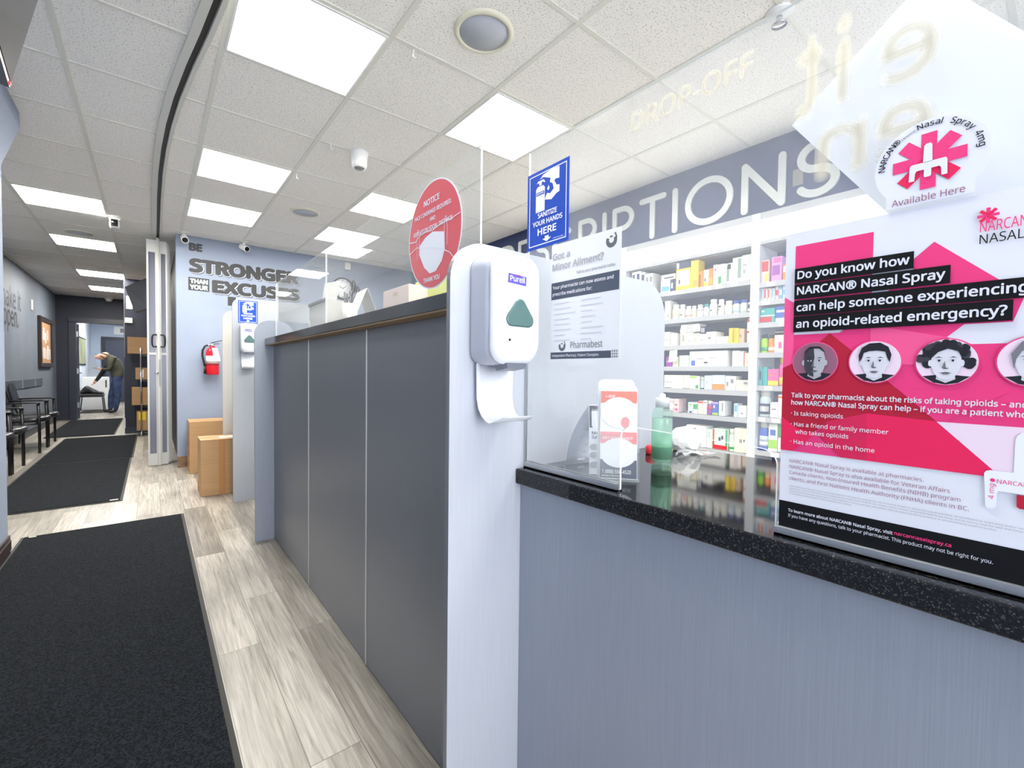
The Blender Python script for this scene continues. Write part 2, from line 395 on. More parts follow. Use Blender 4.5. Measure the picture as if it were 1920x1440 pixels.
# storefront wall behind the camera with its window opening
b = MB()
b.box(-.7, -2.75, 0, -.68, -2.6, CZ); b.box(-.7, -2.75, 2.5, 3.56, -2.6, CZ); b.box(-.7, -2.75, 0, 3.56, -2.6, .15); b.box(3.2, -2.75, 0, 3.56, -2.6, CZ)
struct(b.build('wall_back', BLUE_WALL), 'storefront wall behind the viewer', 'wall')
b = MB()
for x in (-.66, .6, 1.9, 3.18): b.box(x-.025, -2.72, .15, x+.025, -2.66, 2.5)
b.box(-.68, -2.72, .15, 3.2, -2.66, .2); b.box(-.68, -2.72, 2.45, 3.2, -2.66, 2.5)
struct(b.build('window_1', STEEL), 'storefront window frame behind the viewer', 'window')
# back room
b = MB(); b.box(-1.75, 13.9, 0, -1.56, 20.6, CZ); struct(b.build('wall_backroom_left', mat('back_room_paint', (204, 212, 224), .55)), 'pale left wall of the back room', 'wall')
b = MB(); b.box(-1.6, 20.5, 0, .4, 20.65, CZ); struct(b.build('wall_backroom_end', mat('back_room_end_paint', (178, 192, 212), .55)), 'pale blue end wall of the back room', 'wall')
b = MB(); b.box(.2, 13.9, 0, .3, 20.5, CZ); struct(b.build('wall_backroom_right', BLUE_WALL), 'right wall of the back room', 'wall')
d2 = thing('door_2', 'navy closed door on the end wall of the back room', 'door', (-.8, 20.5, 0)); d2['kind'] = 'structure'
b = MB(); b.box(-1.30, 20.44, 0, -1.20, 20.5, 2.1); b.box(-.36, 20.44, 0, -.26, 20.5, 2.1); b.box(-1.30, 20.44, 2.1, -.26, 20.5, 2.2); b.build('door_frame', NAVY_TRIM, d2)
b = MB(); b.box(-1.20, 20.465, 0, -.36, 20.5, 2.1); b.build('door_leaf', mat('navy_door_paint', (58, 66, 88), .4), d2)
b = MB(); b.tube([(-.44, 20.47, 1.0), (-.44, 20.41, 1.0), (-.54, 20.41, 1.0)], .012); b.build('door_handle', CHROME, d2)

# folding-gate track let into the ceiling
TR = [(.30, 1.2), (.262, 1.85), (.225, 2.316), (.199, 2.57), (.161, 2.884), (.123, 3.263), (.096, 3.646), (.078, 4.059), (.067, 4.564), (.064, 5.281), (.068, 6.1), (.072, 7.0)]
def ribbon(mb, off, wd, z0, z1, mi):
    R = []
    for i, (x, y) in enumerate(TR):
        a = Vector(TR[max(i-1, 0)]); c = Vector(TR[min(i+1, len(TR)-1)]); t = (c-a).normalized(); n = Vector((t.y, -t.x))
        p = Vector((x, y)) + n*off; l = p - n*wd/2; r = p + n*wd/2
        R.append([(l.x, l.y, z0), (r.x, r.y, z0), (r.x, r.y, z1), (l.x, l.y, z1)])
    mb.rings(R, mi, smooth=False)
b = MB(); ribbon(b, -.030, .036, CZ-.02, CZ+.01, 0); ribbon(b, .027, .020, CZ-.02, CZ+.01, 0); ribbon(b, 0, .028, CZ-.008, CZ+.005, 1); ribbon(b, -.013, .006, CZ-.014, CZ, 0)
o = b.build('ceiling_track', [mat('track_grey_paint', (206, 206, 200), .4), mat('track_slot', (30, 28, 26), .5)])
tag(o, 'curved metal ceiling track of the folding gate, running past the lights', 'track')

# ------------------------------------------------------------------ ceiling lights
def ceiling_light(j, i, label, y0=None):
    x0, x1 = GX(j), GX(j+1); ya = GY(i) if y0 is None else y0; yb = ya+.61
    t = thing('ceiling_light', label, 'ceiling light', ((x0+x1)/2, (ya+yb)/2, CZ-.008), group='square ceiling light panels')
    b = MB(); f = .022
    b.box(x0+.012, ya+.01, CZ-.008, x1-.012, ya+f, CZ); b.box(x0+.012, yb-f, CZ-.008, x1-.012, yb-.01, CZ)
    b.box(x0+.012, ya+f, CZ-.008, x0+f, yb-f, CZ); b.box(x1-f, ya+f, CZ-.008, x1-.012, yb-f, CZ)
    b.build('frame', WHITE, t)
    b = MB(); b.box(x0+f, ya+f, CZ-.006, x1-f, yb-f, CZ-.001); b.build('diffuser', LED_BRIGHT if j < 0 else LED, t)
ceiling_light(0, 1, 'largest square ceiling light, cut by the top edge left of the round speaker')
ceiling_light(0, 4, 'square ceiling light second along the row right of the curved track')
ceiling_light(0, 6, 'square ceiling light nearest the slogan wall, right of the curved track')
ceiling_light(2, 1, 'square ceiling light above the hand sanitizer dispenser and clear screens')
ceiling_light(2, 4, 'square ceiling light just left of the red notice')
ceiling_light(2, 6, 'square ceiling light low behind the clear screen left of the red notice')
ceiling_light(-2, 7, 'square corridor ceiling light nearest the camera, left of the wall camera')
ceiling_light(-2, 10, 'second square corridor ceiling light, behind the grey ceiling speaker')
ceiling_light(-2, 14, 'third square corridor ceiling light, below the dome detector')
ceiling_light(-2, 17, 'farthest square corridor ceiling light, before the navy end wall')
ceiling_light(0, -2, 'square ceiling light straight above the near floor mat')
ceiling_light(2, -3, 'square ceiling light over the service counter near the storefront')
ceiling_light(-2, 0, 'nearer square ceiling light in the back room behind the doorway', y0=14.6)
ceiling_light(-2, 0, 'farther square ceiling light added unseen to brighten the back room behind the doorway', y0=18.0)  # unseen panel added to brighten the back room
ceiling_light(-1, 0, 'middle square ceiling light added unseen to brighten the back room behind the doorway', y0=16.4)  # another unseen lamp added to lift the back room light

# ------------------------------------------------------------------ things fixed to the ceiling
def speaker(x, y, label):
    t = thing('ceiling_speaker', label, 'speaker', (x, y, CZ-.012), group='round ceiling speakers')
    b = MB(); b.lathe((x, y, CZ), [(.112, -.004), (.114, -.012), (.128, -.012), (.138, -.002), (.138, .0)], 48); b.build('ring', mat('cream_ring', (226, 222, 202), .5), t)
    b = MB(); b.lathe((x, y, CZ), [(.002, -.008), (.113, -.008), (.113, -.002), (.002, -.002)], 48)
    b.build('grille', vary(mat('speaker_grille', (186, 191, 201), .5), (176, 181, 192), nscale=300), t)
speaker(1.205, 1.735, 'round grey ceiling speaker with cream rim at the top, largest of the speakers')
speaker(1.205, 4.806, 'round grey ceiling speaker above the slogan wall, left of the red notice')
speaker(-.632, 7.259, 'pale round ceiling speaker in front of the second corridor light')
def dome_cam(name, x, y, look, label, dark=True):
    t = thing(name, label, 'security camera', (x, y, CZ-.11), group='white security cameras')
    L = Vector(look).normalized()
    b = MB(); b.lathe((x, y, CZ), [(.03, -.012), (.045, -.010), (.047, 0)], 20); b.tube([(x, y, CZ-.01), (x, y, CZ-.05)], .018); b.build('mount', WHITE, t, smooth=True)
    c = Vector((x, y, CZ-.075))
    b = MB(); b.tube([c-L*.05, c-L*.045, c+L*.05, c+L*.062], .036, 20); b.build('body', WHITE, t)
    b = MB(); b.tube([c+L*.055, c+L*.064], .029, 20); q = c+L*.066; b.tube([q, q+L*.002], .012, 12); b.build('lens', BLACK_GLOSS, t)
dome_cam('security_camera', .31, 6.42, (.05, -1, -.5), 'white security camera at the left end of the slogan wall')
dome_cam('security_camera', .90, 6.40, (.5, -1, -.45), 'white security camera above the slogan letters, pointing right')
t = thing('security_camera', 'white square corridor camera with a black face under the ceiling grid', 'security camera', (-.285, 6.293, CZ-.12), group='white security cameras')
b = MB(); b.box(-.33, 6.27, CZ-.025, -.24, 6.34, CZ); b.build('mount', WHITE, t)
b = MB(); b.box(-.325, 6.22, CZ-.115, -.245, 6.34, CZ-.025, bev=.02, seg=3); b.build('body', WHITE, t)
b = MB(); b.box(-.315, 6.212, CZ-.107, -.255, 6.222, CZ-.035, bev=.004); b.lathe((-.285, 6.206, CZ-.07), [(.001, 0), (.02, 0), (.022, .006)], 16, axis='y'); b.build('lens', BLACK_GLOSS, t)
t = thing('security_camera', 'small white dome camera over the far doorway', 'security camera', (-.73, 13.6, CZ-.09), group='white security cameras')
b = MB(); b.lathe((-.73, 13.6, CZ), [(.02, -.09), (.05, -.075), (.06, -.04), (.075, -.03), (.075, 0)], 20); b.build('body', WHITE, t)
b = MB(); b.lathe((-.73, 13.555, CZ-.06), [(.001, 0), (.025, 0), (.025, .02)], 14, axis='y'); b.build('lens', BLACK_GLOSS, t)
t = thing('detector', 'white cylindrical ceiling detector between the lights', 'detector', (1.174, 3.236, CZ-.12))
b = MB(); b.lathe((1.174, 3.236, CZ), [(.001, -.115), (.046, -.115), (.052, -.10), (.058, -.02), (.062, -.018), (.062, 0)], 28); b.build('body', WHITE, t)
b = MB(); b.lathe((1.174, 3.236, CZ), [(.001, -.12), (.034, -.12), (.036, -.114)], 20); b.build('sensor_window', mat('sensor_grey', (120, 120, 120), .4), t)
b = MB(); x, y = -.621, 9.653; b.lathe((x, y, CZ), [(.001, -.05), (.03, -.048), (.06, -.035), (.075, -.012), (.075, 0)], 28)
tag(b.build('detector', mat('off_white_plastic', (214, 212, 206), .5), smooth=True), 'off white dome detector on the corridor ceiling, above the third light', 'detector')
t = thing('sprinkler', 'white ceiling sprinkler head at the top edge above the clear sheet', 'sprinkler', (2.119, .83, CZ-.06))
b = MB(); b.lathe((2.119, .83, CZ), [(.012, -.02), (.05, -.01), (.055, 0)], 24); b.build('escutcheon', WHITE, t)
b = MB(); b.lathe((2.119, .83, CZ), [(.012, -.05), (.012, -.02)], 12); b.lathe((2.119, .83, CZ), [(.001, -.06), (.03, -.058), (.03, -.052), (.001, -.05)], 16); b.build('head', CHROME, t)
for x, y, lab in ((1.006, 2.048, 'small clear ceiling hook beside the largest light'), (.98, 3.25, 'small clear ceiling hook left of the cylindrical detector'), (.92, 3.92, 'small clear ceiling hook at the corner of the second light')):
    b = MB(); b.box(x-.006, y-.004, CZ-.008, x+.006, y+.004, CZ); b.tube([(x, y, CZ-.006), (x, y, CZ-.03), (x+.006, y, CZ-.037), (x+.012, y, CZ-.03)], .0035, 6)
    tag(b.build('ceiling_hook', mat('milky_plastic', (238, 238, 232), .3)), lab, 'hook', 'clear ceiling hooks')

# ------------------------------------------------------------------ floor mats
def floor_mat(x0, y0, x1, y1, label, skew=0, tag_at=None):
    t = thing('floor_mat', label, 'floor mat', ((x0+x1)/2, (y0+y1)/2, 0), group='charcoal floor mats')
    def q(x, y): return (x + skew*(y-y0), y)
    b = MB(); P = [q(x0, y0), q(x1, y0), q(x1, y1), q(x0, y1)]
    b.prism([(p[0], p[1], .001) for p in P], (0, 0, .005)); b.build('rubber_border', RUBBER, t)
    e = .018; P = [q(x0+e, y0+e), q(x1-e, y0+e), q(x1-e, y1-e), q(x0+e, y1-e)]
    b = MB(); b.prism([(p[0], p[1], .006) for p in P], (0, 0, .005)); b.build('pile', PILE, t)
    if tag_at:
        b = MB(); b.box(*tag_at[:2], .011, *tag_at[2:], .0115); b.build('corner_tag', mat('mat_tag_cream', (206, 202, 186), .6), t)
floor_mat(-.69, 1.36, .20, 4.43, 'long charcoal floor mat nearest the camera', -.002, (-.655, 4.385, -.62, 4.405))
floor_mat(-1.10, 5.185, -.205, 7.59, 'charcoal floor mat second from the camera, beside the folding gate', 0, (-.29, 5.205, -.235, 5.235))
floor_mat(-1.10, 7.625, -.19, 10.15, 'charcoal floor mat third from the camera, beside the chairs')
floor_mat(-1.38, 10.4, -.50, 13.6, 'charcoal floor mat farthest away, before the doorway')

# ------------------------------------------------------------------ screen hung near the ceiling at the top left
P0 = Vector((-.362, 2.251, 2.10)); a = Vector((.0734, -.9973, 0)); n = Vector((.9973, .0734, 0)); ph = radians(78)
u = n*cos(ph) + Vector((0, 0, sin(ph))); nn = u.cross(a).normalized()
if nn.x < 0: nn = -nn
t = thing('television', 'black television hanging tilted at the top left corner', 'television', P0)
def slab(mb, s0, s1, t0, t1, d0, d1, mi=0):
    mb.prism([P0+a*s0+u*t0+nn*d0, P0+a*s1+u*t0+nn*d0, P0+a*s1+u*t1+nn*d0, P0+a*s0+u*t1+nn*d0], nn*(d1-d0), mi)
b = MB(); slab(b, 0, .9, 0, .52, -.05, 0); b.build('housing', mat('television_plastic', (22, 20, 20), .35), t)
b = MB(); slab(b, .012, .888, .014, .508, 0, .002); b.build('screen', mat('television_screen', (30, 27, 26), .12, spec=.8), t)
b = MB(); slab(b, .015, .03, .004, .010, .0, .004); b.build('power_light', mat('red_led', (255, 40, 40), .4, emit=3), t)
b = MB(); c = P0+a*.45+u*.4-nn*.07; b.tube([c+nn*.03, c-nn*.12, (c.x-.12, c.y, CZ)], .02); b.build('bracket', BLACK, t)
t2 = thing('television', 'black television hanging tilted over the cardboard boxes by the folding gate', 'television', (-.12, 9.6, 2.05))
A, B_, C_, D_ = Vector((-.315, 9.4, 2.44)), Vector((-.02, 9.0, 2.575)), Vector((-.02, 8.9, 2.085)), Vector((-.192, 9.3, 2.045))
b = MB(); b.prism([A, B_, C_, D_], Vector((.03, .06, .0))); b.build('housing', mat('television_dark', (44, 46, 52), .3), t2)
b = MB(); k = (A+B_+C_+D_)/4; b.prism([k+(p-k)*.955+Vector((-.0015, -.003, -.0008)) for p in (A, B_, C_, D_)], Vector((.001, .002, .0005))); b.build('screen', mat('television_blank', (66, 68, 74), .35), t2)
b = MB(); b.tube([k+Vector((.05, .08, .02)), (.05, 9.7, 2.5), (.05, 9.7, CZ)], .02); b.build('bracket', BLACK, t2)

# ================================================================== SERVICE COUNTER AND DARK PARTITION
def fin(name, x0, x1, y, ztop, th, label, rl=.095, rr=.12, m=None):
    """upright privacy panel standing across the counter, top corners rounded"""
    pts = [(x0, y, 0), (x1, y, 0)]
    for k in range(11): a_ = k/10*pi/2; pts.append((x1-rr+rr*cos(a_), y, ztop-rr+rr*sin(a_)))
    for k in range(11): a_ = pi/2+k/10*pi/2; pts.append((x0+rl+rl*cos(a_), y, ztop-rl+rl*sin(a_)))
    b = MB(); b.prism(pts, (0, th, 0), 0, 1)
    return tag(b.build(name, [m or LAM, mat('panel_edge_band', (116, 118, 124), .4)]), label, 'panel', 'privacy panels across the counters')
fin('privacy_panel', .540, 1.415, .904, 1.480, .016, 'pale grey rounded panel carrying the nearest hand sanitizer dispenser', m=LAM_DAYLIT)
fin('privacy_panel', .540, 1.35, 3.425, 1.500, .016, 'blue grey rounded panel at the far end of the dark partition')
fin('privacy_panel', .550, 1.35, 4.555, 1.785, .016, 'pale panel carrying the farther sanitizer dispenser and sign', rl=.07, m=laminate('mid_grey_laminate', (160, 164, 170), (168, 172, 178)))
fin('privacy_panel', .550, 1.35, 5.25, 1.75, .016, 'beige lit rounded panel behind the farther sanitizer, beside the slogan wall', m=laminate('warm_lit_laminate', (190, 186, 180), (198, 194, 188)))  # beige light falling here is put into the laminate colour

t = thing('partition', 'tall dark grey partition with three laminate panels and metal seams', 'partition', (.80, 2.17, 0))
for y0, y1 in ((.921, 1.7215), (1.7245, 2.5495), (2.5525, 3.424)):
    b = MB(); b.box(.656, y0, .004, .672, y1, 1.328); b.build('panel', LAM_DARK, t)
b = MB(); b.box(.672, .921, 0, .90, 3.424, 1.328); b.build('core', mat('partition_core', (70, 72, 76), .6), t)
for y in (1.723, 2.551):
    b = MB(); b.box(.653, y-.004, .002, .674, y+.004, 1.328, bev=.001); b.build('seam_strip', ALU, t)
t = thing('ledge', 'dark polished ledge with a brown underside on top of the partition', 'ledge', (.78, 2.17, 1.329))
b = MB(); b.box(.601, .921, 1.334, .96, 3.424, 1.376, bev=.002); b.build('top', vary(mat('polished_dark_ledge', (38, 40, 44), .10), (58, 58, 58), scale=(8, 2, 8), nscale=2, lo=.3, hi=.7), t)
b = MB(); b.box(.603, .922, 1.329, .958, 3.423, 1.334); b.build('underside', mat('raw_chipboard', (150, 124, 92), .7), t)

# clear sheets on the ledge
def sheet(mb, x, outline, th=.005):
    mb.prism([(x, y, z) for y, z in outline], (th, 0, 0), 0, 1)
t = thing('acrylic_screen', 'clear acrylic screen on the partition ledge behind the red notice', 'screen', (.662, 1.6, 1.377), group='clear acrylic screens')
b = MB(); sheet(b, .660, [(.958, 1.377), (2.262, 1.377), (2.262, 1.748), (.958, 1.748)]); b.build('sheet', [ACR_CLEAN, ACR_EDGE], t)
t = thing('acrylic_screen', 'clear acrylic screen at the far end of the partition ledge', 'screen', (.662, 2.8, 1.377), group='clear acrylic screens')
b = MB(); sheet(b, .660, [(2.268, 1.377), (3.38, 1.377), (3.38, 1.748), (2.268, 1.748)]); b.build('sheet', [ACR_CLEAN, ACR_EDGE], t)

# near counter
t = thing('service_counter', 'blue grey service counter with a speckled black granite top', 'counter', (1.09, -.4, 0))
b = MB(); b.box(.759, -1.8, 0, 1.40, .903, .878); b.build('front_panel', LAM, t)
b = MB(); b.box(.741, -1.8, .879, 1.43, .903, .918, bev=.003); b.build('granite_top', GRANITE, t)
t = thing('service_counter', 'far service counter hidden behind the farther sanitizer panel', 'counter', (1.05, 4.9, 0))
b = MB(); b.box(.759, 4.573, 0, 1.25, 5.249, .878); b.build('front_panel', LAM, t)
b = MB(); b.box(.741, 4.573, .879, 1.28, 5.249, .918, bev=.003); b.build('granite_top', GRANITE, t)

t = thing('acrylic_screen', 'large hazy clear acrylic screen with a pass-through slot over the granite counter', 'screen', (.777, -.3, .919), group='clear acrylic screens')
o_ = [(.903, .922), (.595, .922), (.595, 1.035)]
for k in range(1, 7): a_ = k/6*pi/2; o_.append((.595-.024*(1-cos(a_)), 1.035+.024*sin(a_)))
for k in range(0, 7): a_ = pi/2+k/6*pi/2; o_.append((.314+.024*cos(a_), 1.026+.024*sin(a_)))
o_ += [(.290, .922), (-1.6, .922), (-1.6, 1.742), (.903, 1.742)]
b = MB(); sheet(b, .775, o_); b.build('sheet', [ACR, ACR_EDGE], t)
b = MB(); b.box(.768, .598, .9185, .7745, .902, .934); b.box(.7805, .598, .9185, .787, .902, .934); b.box(.768, .598, .9185, .787, .902, .9215)
b.box(.768, -1.6, .9185, .7745, .289, .931); b.box(.7805, -1.6, .9185, .787, .289, .934); b.box(.768, -1.6, .9185, .787, .289, .9215); b.build('base_channel', STEEL, t)
b = MB(); b.box(.768, .8965, .934, .774, .9035, 1.47); b.build('side_channel', STEEL, t)
LETTER_CREAM = tinted('cream_letters', (240, 234, 214), .14, .5)
b = MB(); write(b, 'DROP-OFF', (.7742, .583, 1.664), (0, -1, .0), (0, 0, 1), .040, .243, bold=.02); b.build('vinyl_word', LETTER_CREAM, t)
for s, y0, z, cap, wd in (('t', .280, 1.556, .135, .040), ('i', .228, 1.556, .128, .022), ('e', .178, 1.556, .1, .066), ('n', .250, 1.456, .1, .066), ('e', .180, 1.456, .1, .066)):  # large pale letters in mirror writing on the sheet
    b = MB(); write(b, s, (.7742, y0-wd, z), (0, 1, 0), (0, 0, 1), cap, wd, bold=.03); b.build('mirrored_letter', LETTER_CREAM, t)

# ------------------------------------------------------------------ hand sanitizer dispensers
TEAL_GLASS = mat('smoked_teal_window', (86, 116, 114), .12)
PURPLE = mat('logo_violet', (86, 74, 176), .5)
def rrect(w_, h_, r, zc, y, n=6):
    P = []
    for cx, cz, a0 in ((w_/2-r, h_/2-r, 0), (-w_/2+r, h_/2-r, 90), (-w_/2+r, -h_/2+r, 180), (w_/2-r, -h_/2+r, 270)):
        for k in range(n+1):
            a_ = radians(a0+90*k/n); P.append((cx+r*cos(a_), y, zc+cz+r*sin(a_)))
    return P
def dispenser(label):
    """local frame: origin at the middle of the wall side, x right, y away from the wall is negative"""
    t = thing('sanitizer_dispenser', label, 'dispenser', (0, 0, 0), group='wall mounted hand sanitizer dispensers')
    b = MB(); b.rings([rrect(.130, .250, .03, .138, 0), rrect(.136, .258, .034, .138, -.012), rrect(.134, .256, .036, .138, -.06), rrect(.132, .250, .038, .138, -.085)])
    b.build('side_shell', GREY_PLASTIC, t, local=True)
    b = MB(); b.rings([rrect(.136, .254, .040, .138, -.0835), rrect(.137, .254, .042, .138, -.088), rrect(.130, .246, .042, .139, -.100), rrect(.112, .226, .042, .141, -.110), rrect(.07, .18, .034, .144, -.1155)])
    cv = b.build('cover', mat('gloss_white_plastic', (244, 245, 250), .22), t, local=True)
    WZ_ = .124
    def tri(r, y, zc):
        P = []
        for c, a0 in (((0, .020), 30), ((-.024, -.012), 150), ((.024, -.012), 270)):
            for k in range(7):
                a_ = radians(a0+120*k/6); P.append((-.006+c[0]+r*cos(a_), y, zc+c[1]+r*sin(a_)))
        return P
    b = MB(); b.rings([tri(.0165, -.1125, WZ_), tri(.0155, -.1175, WZ_), tri(.012, -.1185, WZ_)]); w_ = b.build('window', TEAL_GLASS, t, local=True)
    b = MB(); b.rings([tri(.019, -.1120, WZ_), tri(.0185, -.1168, WZ_), tri(.0168, -.1168, WZ_), tri(.0165, -.1120, WZ_)], caps=False); b.build('window_rim', WHITE, w_, local=True)
    b = MB(); P = [(-.041, -.1130, .193), (.011, -.1130, .190), (.012, -.1130, .211), (-.039, -.1130, .214)]; b.prism(P, (0, -.0030, 0), 0)
    write(b, 'Purell', (-.036, -.1164, .1972), (1, 0, -.03), (0, 0, 1), .0122, .042, 1, bold=.01); b.face([(-.019, -.1164, .2110), (-.005, -.1164, .2105), (-.007, -.1164, .2130), (-.017, -.1164, .2130)], 2)
    b.build('logo', [PURPLE, WHITE, PAL['red']], cv, local=True)
    b = MB(); b.lathe((-.034, -.1125, .066), [(.003, 0), (.003, -.003), (.001, -.0035)], 10, axis='y'); b.build('indicator', BLACK, cv, local=True)
    b = MB(); b.rings([[(-.03, -.05, .014), (.03, -.05, .014), (.03, -.10, .014), (-.03, -.10, .014)], [(-.026, -.055, -.004), (.026, -.055, -.004), (.026, -.098, .002), (-.026, -.098, .002)]], smooth=False); b.build('nozzle', mat('nozzle_grey', (120, 124, 136), .4), t, local=True)
    prof = [(-.004, .012), (-.004, -.07), (-.010, -.095), (-.022, -.112), (-.040, -.124), (-.060, -.126), (-.080, -.120), (-.096, -.112)]
    R = []
    for i, (y, z) in enumerate(prof):
        hw = [.056, .054, .053, .052, .052, .054, .056, .050][i]; k = .010 if i < 5 else .006
        R.append([(-hw, y-k, z), (-hw*.7, y-.002, z), (0, y, z), (hw*.7, y-.002, z), (hw, y-k, z), (hw, y-k-.003, z+.002), (hw*.7, y-.005, z+.003), (0, y-.003, z+.003), (-hw*.7, y-.005, z+.003), (-hw, y-k-.003, z+.002)])
    b = MB(); b.rings(R); b.build('drip_tray', mat('gloss_white_plastic', (244, 245, 250), .22), t, local=True)
    return t
d = dispenser('large white hand sanitizer dispenser with a teal window on the nearest panel'); d.location = (.660, .9035, 1.176)
d = copy_tree(d); d.location = (.668, 4.5545, 1.30); d['label'] = 'farther white hand sanitizer dispenser on the panel by the slogan wall'

# ------------------------------------------------------------------ signs on panels and screens
SIGN_BLUE = mat('sign_blue', (30, 74, 178), .5, spec=.2); SIGN_WHITE = mat('sign_white', (242, 243, 250), .5)
def sanitize_sign(name, o, U, V, N, label):
    """0.150 x 0.196 board; o is the lower left corner"""
    o, U, V, N = Vector(o), Vector(U), Vector(V), Vector(N)
    P = lambda u_, v_, d_=.0014: o + U*u_ + V*v_ + N*d_
    t = thing(name, label, 'sign', o, group='blue sanitize your hands signs')
    b = MB(); b.prism([P(0, 0, 0), P(.15, 0, 0), P(.15, .196, 0), P(0, .196, 0)], N*.0012); b.build('board', SIGN_BLUE, t)
    b = MB()
    def frame(m_, w_):
        for u0, v0, u1, v1 in ((m_, m_, .15-m_, m_+w_), (m_, .196-m_-w_, .15-m_, .196-m_), (m_, m_+w_, m_+w_, .196-m_-w_), (.15-m_-w_, m_+w_, .15-m_, .196-m_-w_)):
            b.face([P(u0, v0), P(u1, v0), P(u1, v1), P(u0, v1)])
    frame(.008, .0022)
    for pts in ([(.033, .092), (.066, .092), (.066, .150), (.060, .156), (.039, .156), (.033, .150)],                                  # bottle
                [(.045, .158), (.054, .158), (.054, .165), (.060, .165), (.064, .161), (.067, .163), (.062, .170), (.040, .170), (.036, .165), (.045, .165)],   # pump
                [(.046, .172), (.060, .182), (.090, .186), (.117, .184), (.117, .156), (.104, .158), (.094, .150), (.084, .156), (.086, .166), (.074, .170), (.060, .176)],  # upper hand
                [(.066, .118), (.090, .112), (.108, .122), (.118, .124), (.118, .140), (.108, .142), (.100, .154), (.094, .150), (.098, .136), (.086, .128), (.074, .132)]):  # lower hand
        b.face([P(*q) for q in pts])
    b.face([P(*q) for q in ((.074, .142), (.080, .150), (.083, .142), (.079, .137))])
    b.build('pictogram', SIGN_WHITE, t)
    b = MB(); b.face([P(.0345, .134, .0018), P(.0645, .134, .0018), P(.0645, .142, .0018), P(.0345, .142, .0018)]); write(b, 'SANITIZER', P(.0365, .1358, .0022), U, V, .0042, .026, 1, bold=.02); b.build('bottle_label', [SIGN_BLUE, SIGN_WHITE], t)
    b = MB()
    for s, u0, v0, c_, w_ in (('SANITIZE', .041, .0765, .0125, .069), ('YOUR HANDS', .022, .0575, .0125, .107), ('HERE', .041, .0325, .0175, .068)):
        write(b, s, P(u0, v0), U, V, c_, w_, bold=.02)
    b.face([P(*q) for q in ((.068, .027), (.082, .027), (.082, .021), (.091, .021), (.075, .0125), (.059, .021), (.068, .021))])
    write(b, 'ePharmacy Signs', P(.098, .0135), U, V, .0028, .036)
    b.build('lettering', SIGN_WHITE, t)
sanitize_sign('sign', (.7742, .9055, 1.485), (0, -1, 0), (0, 0, 1), (-1, 0, 0), 'blue sanitize your hands sign above the nearest dispenser')
sanitize_sign('sign', (.594, 4.5535, 1.572), (1, 0, 0), (0, 0, 1), (0, -1, 0), 'blue sanitize your hands sign on the farther dispenser panel')

# round red notice stuck on the clear screen of the ledge
NX = .6594
t = thing('notice', 'round red face covering notice with a white mask on the clear screen', 'notice', (NX, 1.205, 1.417))
Pn = lambda y, z, d_=0: (NX-d_, y, z)
RED_N = mat('notice_red', (228, 84, 96), .5)
b = MB(); b.prism(disc((NX, 1.2035, 1.577), .1605, (0, -1, 0), (0, 0, 1), 64), (-.0004, 0, 0)); b.build('border', SIGN_WHITE, t)
b = MB(); b.face(disc((NX-.0008, 1.2035, 1.577), .1560, (0, -1, 0), (0, 0, 1), 64)); b.build('face', RED_N, t)
b = MB()
for s, ya, yb, z, c_ in (('NOTICE', 1.262, 1.166, 1.672, .018), ('FACE COVERINGS REQUIRED.', 1.322, 1.098, 1.642, .013), ('AND', 1.224, 1.190, 1.620, .012), ('KEEP 6FT/2M SOCIAL DISTANCE.', 1.330, 1.090, 1.594, .013), ('THANK YOU', 1.262, 1.162, 1.440, .014)):
    b = MB(); write(b, s, Pn(ya, z, .0012), (0, -1, 0), (0, 0, 1), c_, ya-yb, bold=.022); b.build('notice_line', SIGN_WHITE, t)
b = MB(); b.face([Pn(y, z, .0012) for y, z in ((1.205, 1.586), (1.139, 1.571), (1.134, 1.520), (1.150, 1.490), (1.185, 1.466), (1.222, 1.464), (1.258, 1.488), (1.289, 1.530), (1.289, 1.560), (1.25, 1.578))])
def line(mb, pts, w_, mi=0, d_=.0016):
    for (y0, z0), (y1, z1) in zip(pts, pts[1:]):
        v = Vector((0, y1-y0, z1-z0)).normalized(); k = Vector((0, -v.z, v.y))*w_/2
        p, q = Vector(Pn(y0, z0, d_)), Vector(Pn(y1, z1, d_)); mb.face([p-k, q-k, q+k, p+k], mi)
line(b, [(1.359, 1.583), (1.318, 1.578), (1.285, 1.592), (1.25, 1.594), (1.205, 1.590), (1.15, 1.598), (1.10, 1.598), (1.052, 1.602)], .0026)
line(b, [(1.360, 1.545), (1.310, 1.558), (1.25, 1.548), (1.20, 1.540), (1.15, 1.524), (1.105, 1.505), (1.085, 1.488)], .0026)
for y in (1.298, 1.128): line(b, [(y+.006, 1.52), (y+.009, 1.58), (y+.004, 1.612), (y-.002, 1.612), (y-.008, 1.58), (y-.006, 1.53)], .0018)
b.build('mask_drawing', SIGN_WHITE, t)

